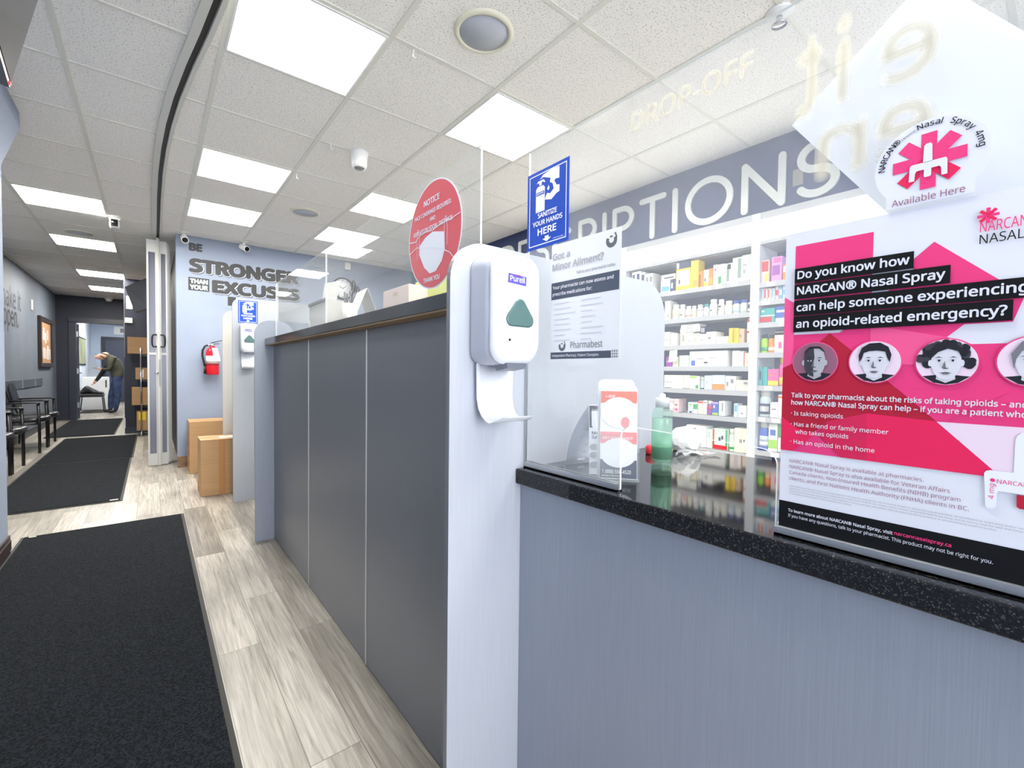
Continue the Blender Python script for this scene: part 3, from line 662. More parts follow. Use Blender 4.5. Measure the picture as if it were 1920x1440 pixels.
# ------------------------------------------------------------------ printed sheets on the big clear screen
PX = .7738
def F(y, z, d_=0): return (PX-d_, y, z)
UY, VZ = (0, -1, 0), (0, 0, 1)
def poly(mb, pts, mi, d_): 
    f = mb.face([F(y, z, d_) for y, z in pts], mi); f.normal_update()
    if f.normal.x > 0: f.normal_flip()
PINK = mat('poster_pink', (238, 64, 130), .6, spec=.25); PINK2 = mat('poster_light_pink', (248, 92, 150), .6, spec=.25); CRIM = mat('poster_crimson', (184, 32, 58), .6, spec=.25)
ROSE = mat('poster_rose_red', (234, 38, 92), .6, spec=.25); MID = mat('poster_magenta_red', (216, 40, 88), .6, spec=.25); PALEP = mat('poster_pale_pink', (240, 218, 234), .6, spec=.25)
PWHITE = mat('poster_white', (228, 230, 240), .6, spec=.25); PBLACK = mat('poster_black', (8, 9, 14), .6, spec=.25); MAUVE = mat('poster_mauve', (150, 96, 120), .4); PGREY = mat('poster_grey_print', (150, 152, 166), .4)
t = thing('poster', 'large pink, white and black nasal spray poster on the clear screen', 'poster', (PX, .13, .932))
b = MB(); b.prism([F(.2840, .9325, 0), F(-.026, .9325, 0), F(-.026, 1.388, 0), F(.2840, 1.388, 0)], (-.0005, 0, 0)); b.build('paper', PWHITE, t)
b = MB(); k = .0008
Z0 = .0008
poly(b, [(.2704, 1.2600), (.2704, 1.3675), (.1751, 1.3675), (.1751, 1.26)], 0, Z0)
poly(b, [(.2838, 1.0528), (.2838, 1.2912), (.2697, 1.2805), (.2697, 1.232), (.21, 1.232), (.1325, 1.3095), (.1320, 1.3228), (.1132, 1.3406), (.0554, 1.2837), (.036, 1.262), (.0438, 1.2345), (.0835, 1.2344), (.0987, 1.2197), (.0765, 1.2100), (-.026, 1.2092), (-.026, 1.1134), (.1055, 1.1134), (.0547, 1.0607), (.0619, 1.0526)], 0, Z0*1.2)
poly(b, [(.2838, 1.2912), (.2697, 1.2805), (.2697, 1.16), (.2838, 1.15)], 1, Z0*1.5)
poly(b, [(.175, 1.240), (.0987, 1.2197), (.13, 1.185), (.175, 1.19)], 1, Z0*1.5)
poly(b, [(.2224, 1.2317), (.1936, 1.2037), (.1457, 1.1542), (.105, 1.114), (.15, 1.112), (.1762, 1.1184), (.2217, 1.1031), (.2682, 1.0532), (.2838, 1.0528), (.2838, 1.1811), (.2673, 1.1893)], 2, Z0*1.7)
poly(b, [(.1762, 1.1184), (.1055, 1.1139), (.0547, 1.0607), (.0619, 1.0526), (.1744, 1.0526)], 3, Z0*1.9)
poly(b, [(.1762, 1.1184), (.1744, 1.0526), (.205, 1.0526), (.2350, 1.0835), (.2217, 1.1031)], 4, Z0*1.9)
poly(b, [(.2838, 1.0528), (.2838, 1.1050), (.262, 1.0890), (.2350, 1.0835), (.2682, 1.0530)], 3, Z0*2.1)
poly(b, [(.1450, 1.154), (.0450, 1.154), (.0987, 1.1134), (.1055, 1.1139)], 0, Z0*1.9)
poly(b, [(.1055, 1.1134), (-.026, 1.1134), (-.026, 1.0600), (.0547, 1.0607)], 5, Z0*1.9)
poly(b, [(.2838, .9327), (.2838, .9733), (-.026, .9733), (-.026, .9327)], 6, Z0*1.4)
b.build('colour_fields', [PINK, PINK2, CRIM, ROSE, MID, PALEP, PBLACK], t)
HB = .0030
for s, yr, z0, z1, ye in (('Do you know how', .1320, 1.3100, 1.3324, .1360), ('NARCAN® Nasal Spray', .0972, 1.2860, 1.3086, .1016), ('can help someone experiencing', .0268, 1.2608, 1.2840, .0325), ('an opioid-related emergency?', .0441, 1.2358, 1.2598, .0483)):
    b = MB(); poly(b, [(.2700, z0), (.2700, z1), (yr, z1), (yr, z0)], 0, HB); write(b, s, F(.2663, z0+.0062, HB+.0004), UY, VZ, .0122, .2663-ye, 1, bold=.018)
    b.build('headline_band', [PBLACK, PWHITE], t)
b = MB(); HB2 = .0026
for s, y0, y1, z, c_, bo in (('Talk to your pharmacist about the risks of taking opioids – and', .2703, .0300, 1.1358, .0072, .016), ('how NARCAN® Nasal Spray can help – if you are a patient who', .2701, .0300, 1.1246, .0072, .016),
        ('· Is taking opioids', .2700, .2030, 1.1085, .0062, .006), ('· Has a friend or family member', .2698, .1518, 1.0918, .0062, .006), ('who takes opioids', .2633, .1960, 1.0805, .0062, .006), ('· Has an opioid in the home', .2698, .1660, 1.0648, .0062, .006)):
    write(b, s, F(y0, z, HB2), UY, VZ, c_, y0-y1, bold=bo)
b.build('body_text', PWHITE, t)
b = MB()
for s, y1, z in (('NARCAN® Nasal Spray is available at pharmacies.', .1150, 1.0350), ('NARCAN® Nasal Spray is also available for Veteran Affairs', .0905, 1.0258), ('Canada clients, Non-Insured Health Benefits (NIHB) program', .0809, 1.0172), ('clients, and First Nations Health Authority (FNHA) clients in BC.', .0733, 1.0078)):
    write(b, s, F(.2700, z, HB2), UY, VZ, .0052, .2700-y1)
b.build('availability_text', MAUVE, t)
b = MB()
for s, y1, z in (('NARCAN® Nasal Spray is a pure opioid antagonist indicated for emergency use to reverse known or suspected opioid overdose, as manifested by respiratory and/or severe', .0240, .9975),
        ('depression. It is not intended to be a substitute for professional medical care. Always call 911 before using NARCAN® Nasal Spray, and be sure to read the label and follow the', .0240, .9938),
        ('Please consult the product monograph for contraindications, serious warnings, precautions, adverse events and dosing guidelines at narcannasalspray.ca/pdf/en/product', .0500, .9900), ('The product monograph is also available by calling.', .1900, .9862)):
    write(b, s, F(.2695, z, HB2), UY, VZ, .0020, .2695-y1)
b.build('fine_print', PGREY, t)
b = MB()
write(b, 'To learn more about NARCAN® Nasal Spray, visit', F(.2703, .9583, HB2), UY, VZ, .0046, .1265, bold=.016)
write(b, 'If you have any questions, talk to your pharmacist. This product may not be right for you.', F(.2701, .9502, HB2), UY, VZ, .0046, .2184, bold=.004)
write(b, 'narcannasalspray.ca', F(.1422, .9590, HB2), UY, VZ, .0046, .0549, 1, bold=.016)
b.build('footer_text', [PWHITE, PINK], t)
def asterisk(mb, yc, zc, r, w_, d_, mis, n=8, r0=0):
    for i in range(n):
        a_ = pi/2 + 2*pi*i/n; u_ = Vector((0, -cos(a_), sin(a_))); v_ = Vector((0, sin(a_), cos(a_)))*w_/2
        c_ = Vector(F(yc, zc, d_+.00008*i)); mb.face([c_+u_*r0-v_, c_+u_*r-v_, c_+u_*r+v_, c_+u_*r0+v_], mis[i % len(mis)])
b = MB(); asterisk(b, .0668, 1.3610, .0092, .0034, HB2, [0, 1]); write(b, 'NARCAN®', F(.0732, 1.3425, HB2), UY, VZ, .0122, .046, 0, bold=.0); write(b, 'NASAL SPRAY', F(.0732, 1.3286, HB2), UY, VZ, .0108, .074, 2)
b.build('product_logo', [PINK, ROSE, PBLACK], t)
b = MB()
poly(b, [(.0620, 1.0560), (.0605, 1.0592), (.0570, 1.0606), (.0385, 1.0608), (.0382, 1.0980), (.0370, 1.1035), (.0335, 1.1074), (.0200, 1.1080), (.0160, 1.1040), (.0155, 1.0608), (-.006, 1.0606), (-.009, 1.058), (-.0085, 1.0170), (.0005, 1.0165), (.001, 1.0370), (.0495, 1.0372), (.0508, 1.0350), (.0512, 1.0190), (.0535, 1.0160), (.0578, 1.0152), (.0598, 1.0172)], 0, .0022)
poly(b, [(.0355, 1.0360), (.0352, 1.0225), (.033, 1.0205), (.018, 1.0205), (.016, 1.0225), (.016, 1.0360)], 1, .0024)
poly(b, [(.0547+.0022*cos(q), 1.0492+.0022*sin(q)) for q in [2*pi*i/12 for i in range(12)]], 2, .0024)
write(b, 'NARCAN NASAL', F(.0512, 1.0462, .0024), UY, VZ, .0048, .046, 2)
write(b, '4 mg', F(.0532, 1.0270, .0024), (0, 0, 1), (0, 1, 0), .0046, .0180, 2)
b.build('spray_picture', [mat('spray_white', (240, 242, 248), .3), CRIM, PINK], t)
# portraits
G = [mat('portrait_grey_%s' % n_, (v, v, min(255, v+8)), .45) for n_, v in (('dark', 22), ('deep', 58), ('half', 118), ('light', 186), ('pale', 222))]
def portrait(yc, zc, R, rim, bg, skin, shade, hair, hairpts, chin=.78, wide=.46, curls=0):
    b = MB(); M_ = [rim, bg]+G
    def A(pts, mi, lay): poly(b, [(yc-x*R, zc+y*R) for x, y in pts], mi, .0024+lay*.00015)
    circ = lambda cx, cy, rx, ry, n=28, a0=0, a1=360: [(cx+rx*cos(radians(a0+(a1-a0)*i/n)), cy+ry*sin(radians(a0+(a1-a0)*i/n))) for i in range(n if a1-a0 == 360 else n+1)]
    clip = lambda pts: [(x, y) if x*x+y*y < .9 else (x*.949/math.hypot(x, y), y*.949/math.hypot(x, y)) for x, y in pts]
    A(circ(0, 0, 1, 1, 48), 0, 0); A(circ(0, 0, .955, .955, 48), 1, 1)
    A(clip([(-.75, -.62), (-.3, -.55), (.3, -.55), (.75, -.62), (.4, -.95), (0, -1), (-.4, -.95)]), 2+0, 2)               # shoulders
    A(clip([(-.26, -.35), (.26, -.35), (.3, -.72), (0, -.88), (-.3, -.72)]), skin, 3)                                       # neck
    if curls:
        rnd = random.Random(3)
        for i in range(70):
            a_ = rnd.uniform(-.5, pi+.5); rr = rnd.uniform(.45, .80); A(clip(circ(rr*cos(a_)*1.05, .12+rr*sin(a_)*.88, .14, .14, 10)), 2+(i % 4 == 0), 4+.02*i)
    face = [(-wide, .15), (-wide*.98, -.2), (-wide*.8, -.48), (-wide*.42, -.70), (0, -.76), (wide*.42, -.70), (wide*.8, -.48), (wide*.98, -.2), (wide, .15), (wide*.86, .5), (wide*.45, .72), (-wide*.45, .72), (-wide*.86, .5)]
    A([(x-wide*1.06+.0, y) for x, y in circ(0, -.05, .07, .14, 14)], skin, 5.5); A([(x+wide*1.06, y) for x, y in circ(0, -.05, .07, .14, 14)], skin, 5.5)
    A(face, skin, 6)
    if shade is not None: A([(-wide, .15), (-wide*.98, -.2), (-wide*.8, -.48), (-wide*.42, -.70), (-.02, -.76), (-.06, -.1), (0, .2), (-.05, .72), (-wide*.45, .72), (-wide*.86, .5)], shade, 7)
    if hairpts: A(clip(hairpts), hair, 9)
    for s_ in (-1, 1):
        A([(s_*.10, .17), (s_*.22, .23), (s_*.36, .17), (s_*.22, .19)], 2, 10)                                             # brow
        A(circ(s_*.21, .05, .10, .040, 14), 6, 10); A(circ(s_*.21, .05, .040, .040, 12), 2, 11); A([(s_*.10, .075), (s_*.21, .105), (s_*.32, .075), (s_*.21, .085)], 2, 11.5)   # eye
    A([(-.03, .05), (-.12, -.24), (-.04, -.28), (0, -.24)], 4 if skin > 4 else 3, 10); A([(-.10, -.25), (.10, -.25), (.05, -.29), (-.05, -.29)], 3 if skin > 4 else 2, 10.5)   # nose
    A([(-.20, -.46), (-.06, -.43), (.06, -.43), (.20, -.46), (.06, -.47), (-.06, -.47)], 3 if skin > 4 else 2, 10); A([(-.15, -.475), (.15, -.475), (.06, -.53), (-.06, -.53)], 4, 10)  # mouth
    b.build('portrait', M_, t)
portrait(.2404, 1.1903, .0296, PINK2, MAUVE, 5, 3, 2, [(-.47, .2), (-.42, .52), (-.22, .76), (.22, .76), (.42, .52), (.46, .25), (.40, .48), (.2, .66), (-.2, .66), (-.40, .46)])
portrait(.1693, 1.1895, .0294, PINK2, PALEP, 6, None, 2, [(-.56, -.02), (-.60, .3), (-.48, .66), (-.2, .86), (.2, .88), (.5, .68), (.62, .32), (.56, -.02), (.46, .22), (.40, .46), (.1, .52), (-.2, .50), (-.40, .42), (-.46, .2)])
portrait(.0982, 1.1886, .0296, PINK, PALEP, 6, None, 2, [(-.50, .1), (-.55, .45), (-.3, .8), (.2, .84), (.52, .5), (.5, .12), (.36, .44), (.05, .56), (-.25, .42)], curls=1)
portrait(.0270, 1.1886, .0294, PINK, PALEP, 6, None, 4, [(-.50, -.3), (-.58, .3), (-.3, .78), (.2, .8), (.52, .4), (.5, -.3), (.44, .2), (.1, .56), (-.3, .40), (-.44, .1)])

# round sticker above the poster
t = thing('sticker', 'white round-topped sticker with a pink asterisk above the nasal spray poster', 'sticker', (PX-.002, .121, 1.386))
SD = .0034
b = MB(); pts = []
for i in range(0, 41): a_ = radians(-40+260*i/40); pts.append(F(.1207-.0545*cos(a_), 1.4430+.0535*sin(a_), SD-.0006))
pts += [F(.1625, 1.392, SD-.0006), F(.079, 1.392, SD-.0006)]
b.prism(pts, (-.0004, 0, 0)); b.build('backing', PWHITE, t)
b = MB(); asterisk(b, .1212, 1.4440, .0350, .0150, SD+.0002, [0, 0, 0, 1, 0, 1, 0, 0], r0=.002)
b.build('asterisk', [PINK, ROSE], t)
b = MB()
for pts in ([(.1262, 1.442), (.1255, 1.463), (.1235, 1.4655), (.1195, 1.4655), (.1178, 1.463), (.1172, 1.442)],
            [(.1395, 1.4215), (.1390, 1.4400), (.1375, 1.4425), (.1050, 1.4425), (.1035, 1.4400), (.1030, 1.4215), (.1085, 1.4215), (.1090, 1.4310), (.1105, 1.4335), (.1180, 1.4335), (.1180, 1.4250), (.1190, 1.4235), (.1240, 1.4235), (.1250, 1.4250), (.1250, 1.4335), (.1320, 1.4335), (.1335, 1.4310), (.1340, 1.4215)]):
    poly(b, pts, 0, SD+.0016)
b.build('spray_shape', PWHITE, t)
b = MB(); write(b, 'Available Here', F(.1560, 1.3945, SD+.0004), UY, VZ, .0085, .0690); b.build('sticker_text', MAUVE, t)
b = MB()
def arc_text(s, a0, a1, r, cap, bold):
    n_ = len(s); wds = [max(.25, glyphs(c_, bold)[2]) if c_ != ' ' else .3 for c_ in s]; tot = sum(wds)+.12*n_; acc = 0
    for c_, w_ in zip(s, wds):
        a_ = radians(a0+(a1-a0)*(acc+w_/2)/tot); acc += w_+.12
        if c_ == ' ': continue
        U_ = Vector((0, -sin(a_), -cos(a_))); V_ = Vector((0, -cos(a_), sin(a_)))
        sc = cap/CAPH; write(b, c_, Vector(F(.1207, 1.4430, SD+.0004)) + V_*r - U_*(w_*sc/2), U_, V_, cap, bold=bold)
arc_text('NARCAN®', 178, 128, .0440, .0070, .008); arc_text('Nasal Spray 4mg', 105, 0, .0440, .0070, .006)
b.build('arc_text', PBLACK, t)
b = MB(); arc_text('(naloxone HCl)', 127, 106, .0440, .003, 0); b.build('small_arc_text', PGREY, t)

# big translucent sheet turned on its corner, taped behind the screen
t = thing('paper_sheet', 'big white sheet turned on its corner behind the clear screen', 'paper', (.783, .10, 1.30))
A_ = Vector((.784, .285, 1.560)); e1 = Vector((.002, -.128, .106)).normalized(); e2 = Vector((.002, -.108, -.149)).normalized()
def pap(u_, v_): return A_ + e1*u_ + e2*v_
b = MB(); b.prism([pap(0, 0), pap(.200, 0), pap(.200, .30), pap(0, .30)], (.0006, 0, 0))
pm = mat('thin_white_paper', (246, 247, 250), .6)
nt, N_, L_, pb = nodes(pm); tl = N_.new('ShaderNodeBsdfTranslucent'); tl.inputs[0].default_value = (.95, .96, 1, 1); mx = N_.new('ShaderNodeMixShader'); mx.inputs[0].default_value = .45
L_.new(pb.outputs[0], mx.inputs[1]); L_.new(tl.outputs[0], mx.inputs[2]); L_.new(mx.outputs[0], N_['Material Output'].inputs[0])
b.build('sheet', pm, t)

# letter sized flyer
t = thing('flyer', 'black and white minor ailment flyer on the clear screen beside the dispenser', 'flyer', (.7715, .706, 1.2))
P_ = lambda y, z, d_=.0: (.7742-d_, y, z)
DGREY = mat('flyer_slate', (74, 84, 100), .5); LGREY = mat('flyer_light_grey', (176, 178, 182), .5)
b = MB(); b.prism([P_(.8115, 1.2005), P_(.6002, 1.2005), P_(.6008, 1.479), P_(.8118, 1.482)], (-.0004, 0, 0)); b.build('paper', mat('flyer_paper', (232, 234, 238), .5), t)
b = MB()
def fl(pts, mi, d_=.0006):
    f = b.face([P_(y, z, d_) for y, z in pts], mi); f.normal_update()
    if f.normal.x > 0: f.normal_flip()
fl([(.8112, 1.348), (.8112, 1.389), (.6045, 1.389), (.6045, 1.348)], 0); fl([(.8112, 1.203), (.8112, 1.219), (.6235, 1.219), (.6235, 1.203)], 0)
for s, y0, y1, z, c_, mi, bo in (('Got a', .8080, .7490, 1.4440, .0160, 1, .02), ('Minor Ailment?', .8085, .6468, 1.4185, .0165, 1, .02), ('Talk to your pharmacist today.', .7285, .6145, 1.4000, .0062, 2, 0),
        ('Your pharmacist can now assess and', .8061, .6194, 1.3730, .0080, 3, .012), ('prescribe medications for:', .8061, .6800, 1.3570, .0080, 3, .012), ('Pharmabest', .7440, .6470, 1.2275, .0150, 2, -.004), ('Independent Pharmacy. Patient Champion.', .8060, .6560, 1.2080, .0060, 3, .004)):
    write(b, s, P_(y0, z, .0010), UY, VZ, c_, y0-y1, mi, bold=bo)
rnd = random.Random(11)
for col, x0 in enumerate((.800, .712)):
    for i in range(8):
        z = 1.336-i*.0128; L_ = rnd.uniform(.03, .075); fl([(x0, z), (x0, z+.0022), (x0-L_, z+.0022), (x0-L_, z)], 4, .0008)
def cup(yc, zc, r):
    fl([(yc+r*cos(q), zc+r*sin(q)) for q in [radians(150+i*15) for i in range(17)]] + [(yc+r*.45*cos(q), zc+.1*r+r*.45*sin(q)) for q in [radians(390-i*15) for i in range(17)]], 2)
    fl([(yc-.9*r, zc+.2*r), (yc-.5*r, zc+r), (yc-.75*r, zc+1.05*r), (yc-1.05*r, zc+.3*r)], 2); fl([(yc+.3*r, zc+.45*r), (yc+.3*r, zc+.7*r), (yc-.2*r, zc+.7*r), (yc-.2*r, zc+.45*r)], 2)
cup(.6272, 1.455, .0150); cup(.772, 1.233, .0115)
for u_ in (0, .006, .012): fl([(.620-u_, 1.203), (.620-u_, 1.221), (.6188-u_, 1.221), (.6188-u_, 1.203)], 2); fl([(.622, 1.205+u_), (.622, 1.2062+u_), (.6045, 1.2062+u_), (.6045, 1.205+u_)], 2)
b.build('print', [DGREY, LGREY, mat('flyer_dark_grey', (100, 104, 112), .5), SIGN_WHITE, mat('flyer_faint', (206, 209, 214), .5)], t)

# ------------------------------------------------------------------ pharmacy wall: bulkhead sign, shelving, stock
XB = 3.213
b = MB(); b.box(XB, -2.6, 2.262, 3.56, 6.55, CZ); struct(b.build('trim_3', wallpaint('bulkhead_slate_paint', (40, 54, 98))), 'dark slate bulkhead above the medicine shelving', 'trim')
t = thing('wall_lettering', 'brushed metal PRESCRIPTIONS letters on the dark slate bulkhead', 'lettering', (XB-.01, 2.7, 2.27))
LET = vary(mat('brushed_letter_metal', (206, 210, 208), .4, .25), (196, 200, 198), scale=(1, 60, 1), nscale=3)
def strokes(y_left, y_right, lines, w_=.046, zb=2.272, h=.346):
    """letter drawn from round ended strokes; unit square u to the right, v up"""
    mb = MB(); Wd = y_left-y_right; r = w_/2
    P = lambda u_, v_: (y_left - r - u_*(Wd-2*r), zb + r + v_*(h-2*r))
    k = 0
    for ln in lines:
        pts = [P(*q) for q in ln]
        closed = (pts[0] == pts[-1])
        if len(pts) < 8:                       # straight strokes: each its own bar, round joints added below
            for i in range(len(pts)-1):
                d_ = Vector((pts[i+1][0]-pts[i][0], pts[i+1][1]-pts[i][1])).normalized(); n_ = Vector((-d_.y, d_.x))*r; k += 1; e = XB-.0005-.0002*k
                mb.prism([(e, pts[i][0]+n_.x, pts[i][1]+n_.y), (e, pts[i+1][0]+n_.x, pts[i+1][1]+n_.y), (e, pts[i+1][0]-n_.x, pts[i+1][1]-n_.y), (e, pts[i][0]-n_.x, pts[i][1]-n_.y)], (-.0135, 0, 0))
        else:
            L_, R_ = [], []
            for i, (y, z) in enumerate(pts):
                a_ = pts[max(i-1, 0)]; c_ = pts[min(i+1, len(pts)-1)]; d_ = Vector((c_[0]-a_[0], c_[1]-a_[1])).normalized(); n_ = Vector((-d_.y, d_.x))*r
                L_.append((y+n_.x, z+n_.y)); R_.append((y-n_.x, z-n_.y))
            for i in range(len(pts)-1):
                mb.prism([(XB-.0005, *L_[i]), (XB-.0005, *L_[i+1]), (XB-.0005, *R_[i+1]), (XB-.0005, *R_[i])], (-.014, 0, 0))
        for y, z in ([] if closed else [pts[0], pts[-1]]):
            k += 1; mb.prism([(XB-.0005-.0002*k, y+r*cos(q), z+r*sin(q)) for q in [2*pi*i/20 for i in range(20)]], (-.0135, 0, 0))
        if len(pts) < 8:
            for y, z in pts[1:-1]: k += 1; mb.prism([(XB-.0005-.0002*k, y+r*cos(q), z+r*sin(q)) for q in [2*pi*i/20 for i in range(20)]], (-.0135, 0, 0))
    return mb.build('letter', LET, t)
def arc(cx, cy, rx, ry, a0, a1, n=18): return [(cx+rx*cos(radians(a0+(a1-a0)*i/n)), cy+ry*sin(radians(a0+(a1-a0)*i/n))) for i in range(n+1)]
bowl = [(0, 1), (.45, 1)] + arc(.45, .72, .55, .28, 90, -90) + [(0, .44)]
LETTERS = dict(P=[[(0, 0), (0, 1)], bowl], R=[[(0, 0), (0, 1)], bowl, [(.45, .44), (1, 0)]], E=[[(1, 1), (0, 1), (0, 0), (1, 0)], [(0, .5), (.85, .5)]],
    S=[[(.95, .82)] + arc(.5, .75, .45, .25, 35, 270, 16) + arc(.5, .25, .5, .25, 90, -150, 16)], C=[arc(.5, .5, .5, .5, 48, 312, 30)], I=[[(0, 0), (0, 1)]],
    T=[[(0, 1), (1, 1)], [(.5, 1), (.5, 0)]], O=[arc(.5, .5, .5, .5, 0, 360, 40)], N=[[(0, 0), (0, 1), (1, 0), (1, 1)]])
for ch, y0, y1 in (('S', 1.137, .896), ('N', 1.470, 1.190), ('O', 1.891, 1.525), ('I', 2.000, 1.954), ('T', 2.306, 2.055), ('P', 2.588, 2.360), ('I', 2.702, 2.656), ('R', 2.996, 2.770), ('C', 3.340, 3.050), ('S', 3.620, 3.400), ('E', 3.900, 3.690), ('R', 4.200, 3.970), ('P', 4.520, 4.300)):
    strokes(y0, y1, LETTERS[ch])

SHELF_W = mat('white_melamine', (216, 219, 226), .4); SHELF_BACK = mat('slate_blue_back_panel', (84, 94, 118), .5); SHELF_EDGE = mat('shelf_edge_grey', (186, 188, 192), .4)
TAG = mat('price_tag_white', (240, 240, 238), .5)
Z1 = [1.819, 1.597, 1.388, 1.223, 1.051, .863, .615]; Z2 = [1.787, 1.666, 1.516, 1.315, 1.093, .881, .654]
def bay(y0, y1, zs, label, tags):
    t = thing('shelving_unit', label, 'shelving', (3.38, (y0+y1)/2, 0), group='medicine shelving units')
    b = MB(); b.box(3.50, y0, .1, 3.512, y1, 2.26); b.build('back_panel', SHELF_BACK, t)
    for ya, yb in ((y0-.028, y0), (y1, y1+.028)):
        b = MB(); b.box(XB, ya, 0, 3.52, yb, 2.262); b.build('side_panel', SHELF_W, t)
    for z in zs:
        b = MB(); b.box(3.222, y0, z-.022, 3.50, y1, z, 0); b.box(XB, y0, z-.030, 3.222, y1, z+.004, 1); b.build('shelf', [SHELF_W, SHELF_EDGE], t)
    b = MB(); b.box(3.225, y0, 0, 3.50, y1, .10); b.build('plinth', SHELF_W, t)
    b = MB(); b.box(XB+.002, y0, 2.215, 3.40, y1, 2.262); b.box(XB+.002, y0, 2.050, 3.25, y1, 2.072); b.box(3.25, y0, 2.045, 3.50, y1, 2.055); b.build('valance_frame', SHELF_EDGE, t)
    b = MB(); b.box(XB+.006, y0+.01, 2.072, XB+.02, y1-.01, 2.215); b.build('light_box', VALANCE, t)
    for z, ya, wd in tags:
        b = MB(); b.box(XB-.0025, ya-wd, z-.028, XB-.0005, ya, z+.001); b.build('price_tag', TAG, t)
bay(1.398, 2.440, Z1, 'white medicine shelving bay left of the poster, filled with pale boxes and bottles', [(1.819, 2.03, .13), (1.819, 1.72, .045), (1.819, 1.64, .05), (1.819, 1.53, .05)])
bay(.310, 1.342, Z2, 'white medicine shelving bay partly behind the nasal spray poster', [(1.787, 1.29, .05), (1.666, 1.32, .05), (1.516, 1.21, .05), (1.093, 1.29, .05), (1.093, 1.18, .05), (.881, 1.32, .04), (.881, 1.24, .05), (.654, 1.24, .05)])
bay(2.4965, 3.540, Z1, 'white medicine shelving bay hidden behind the nearest privacy panel', [])
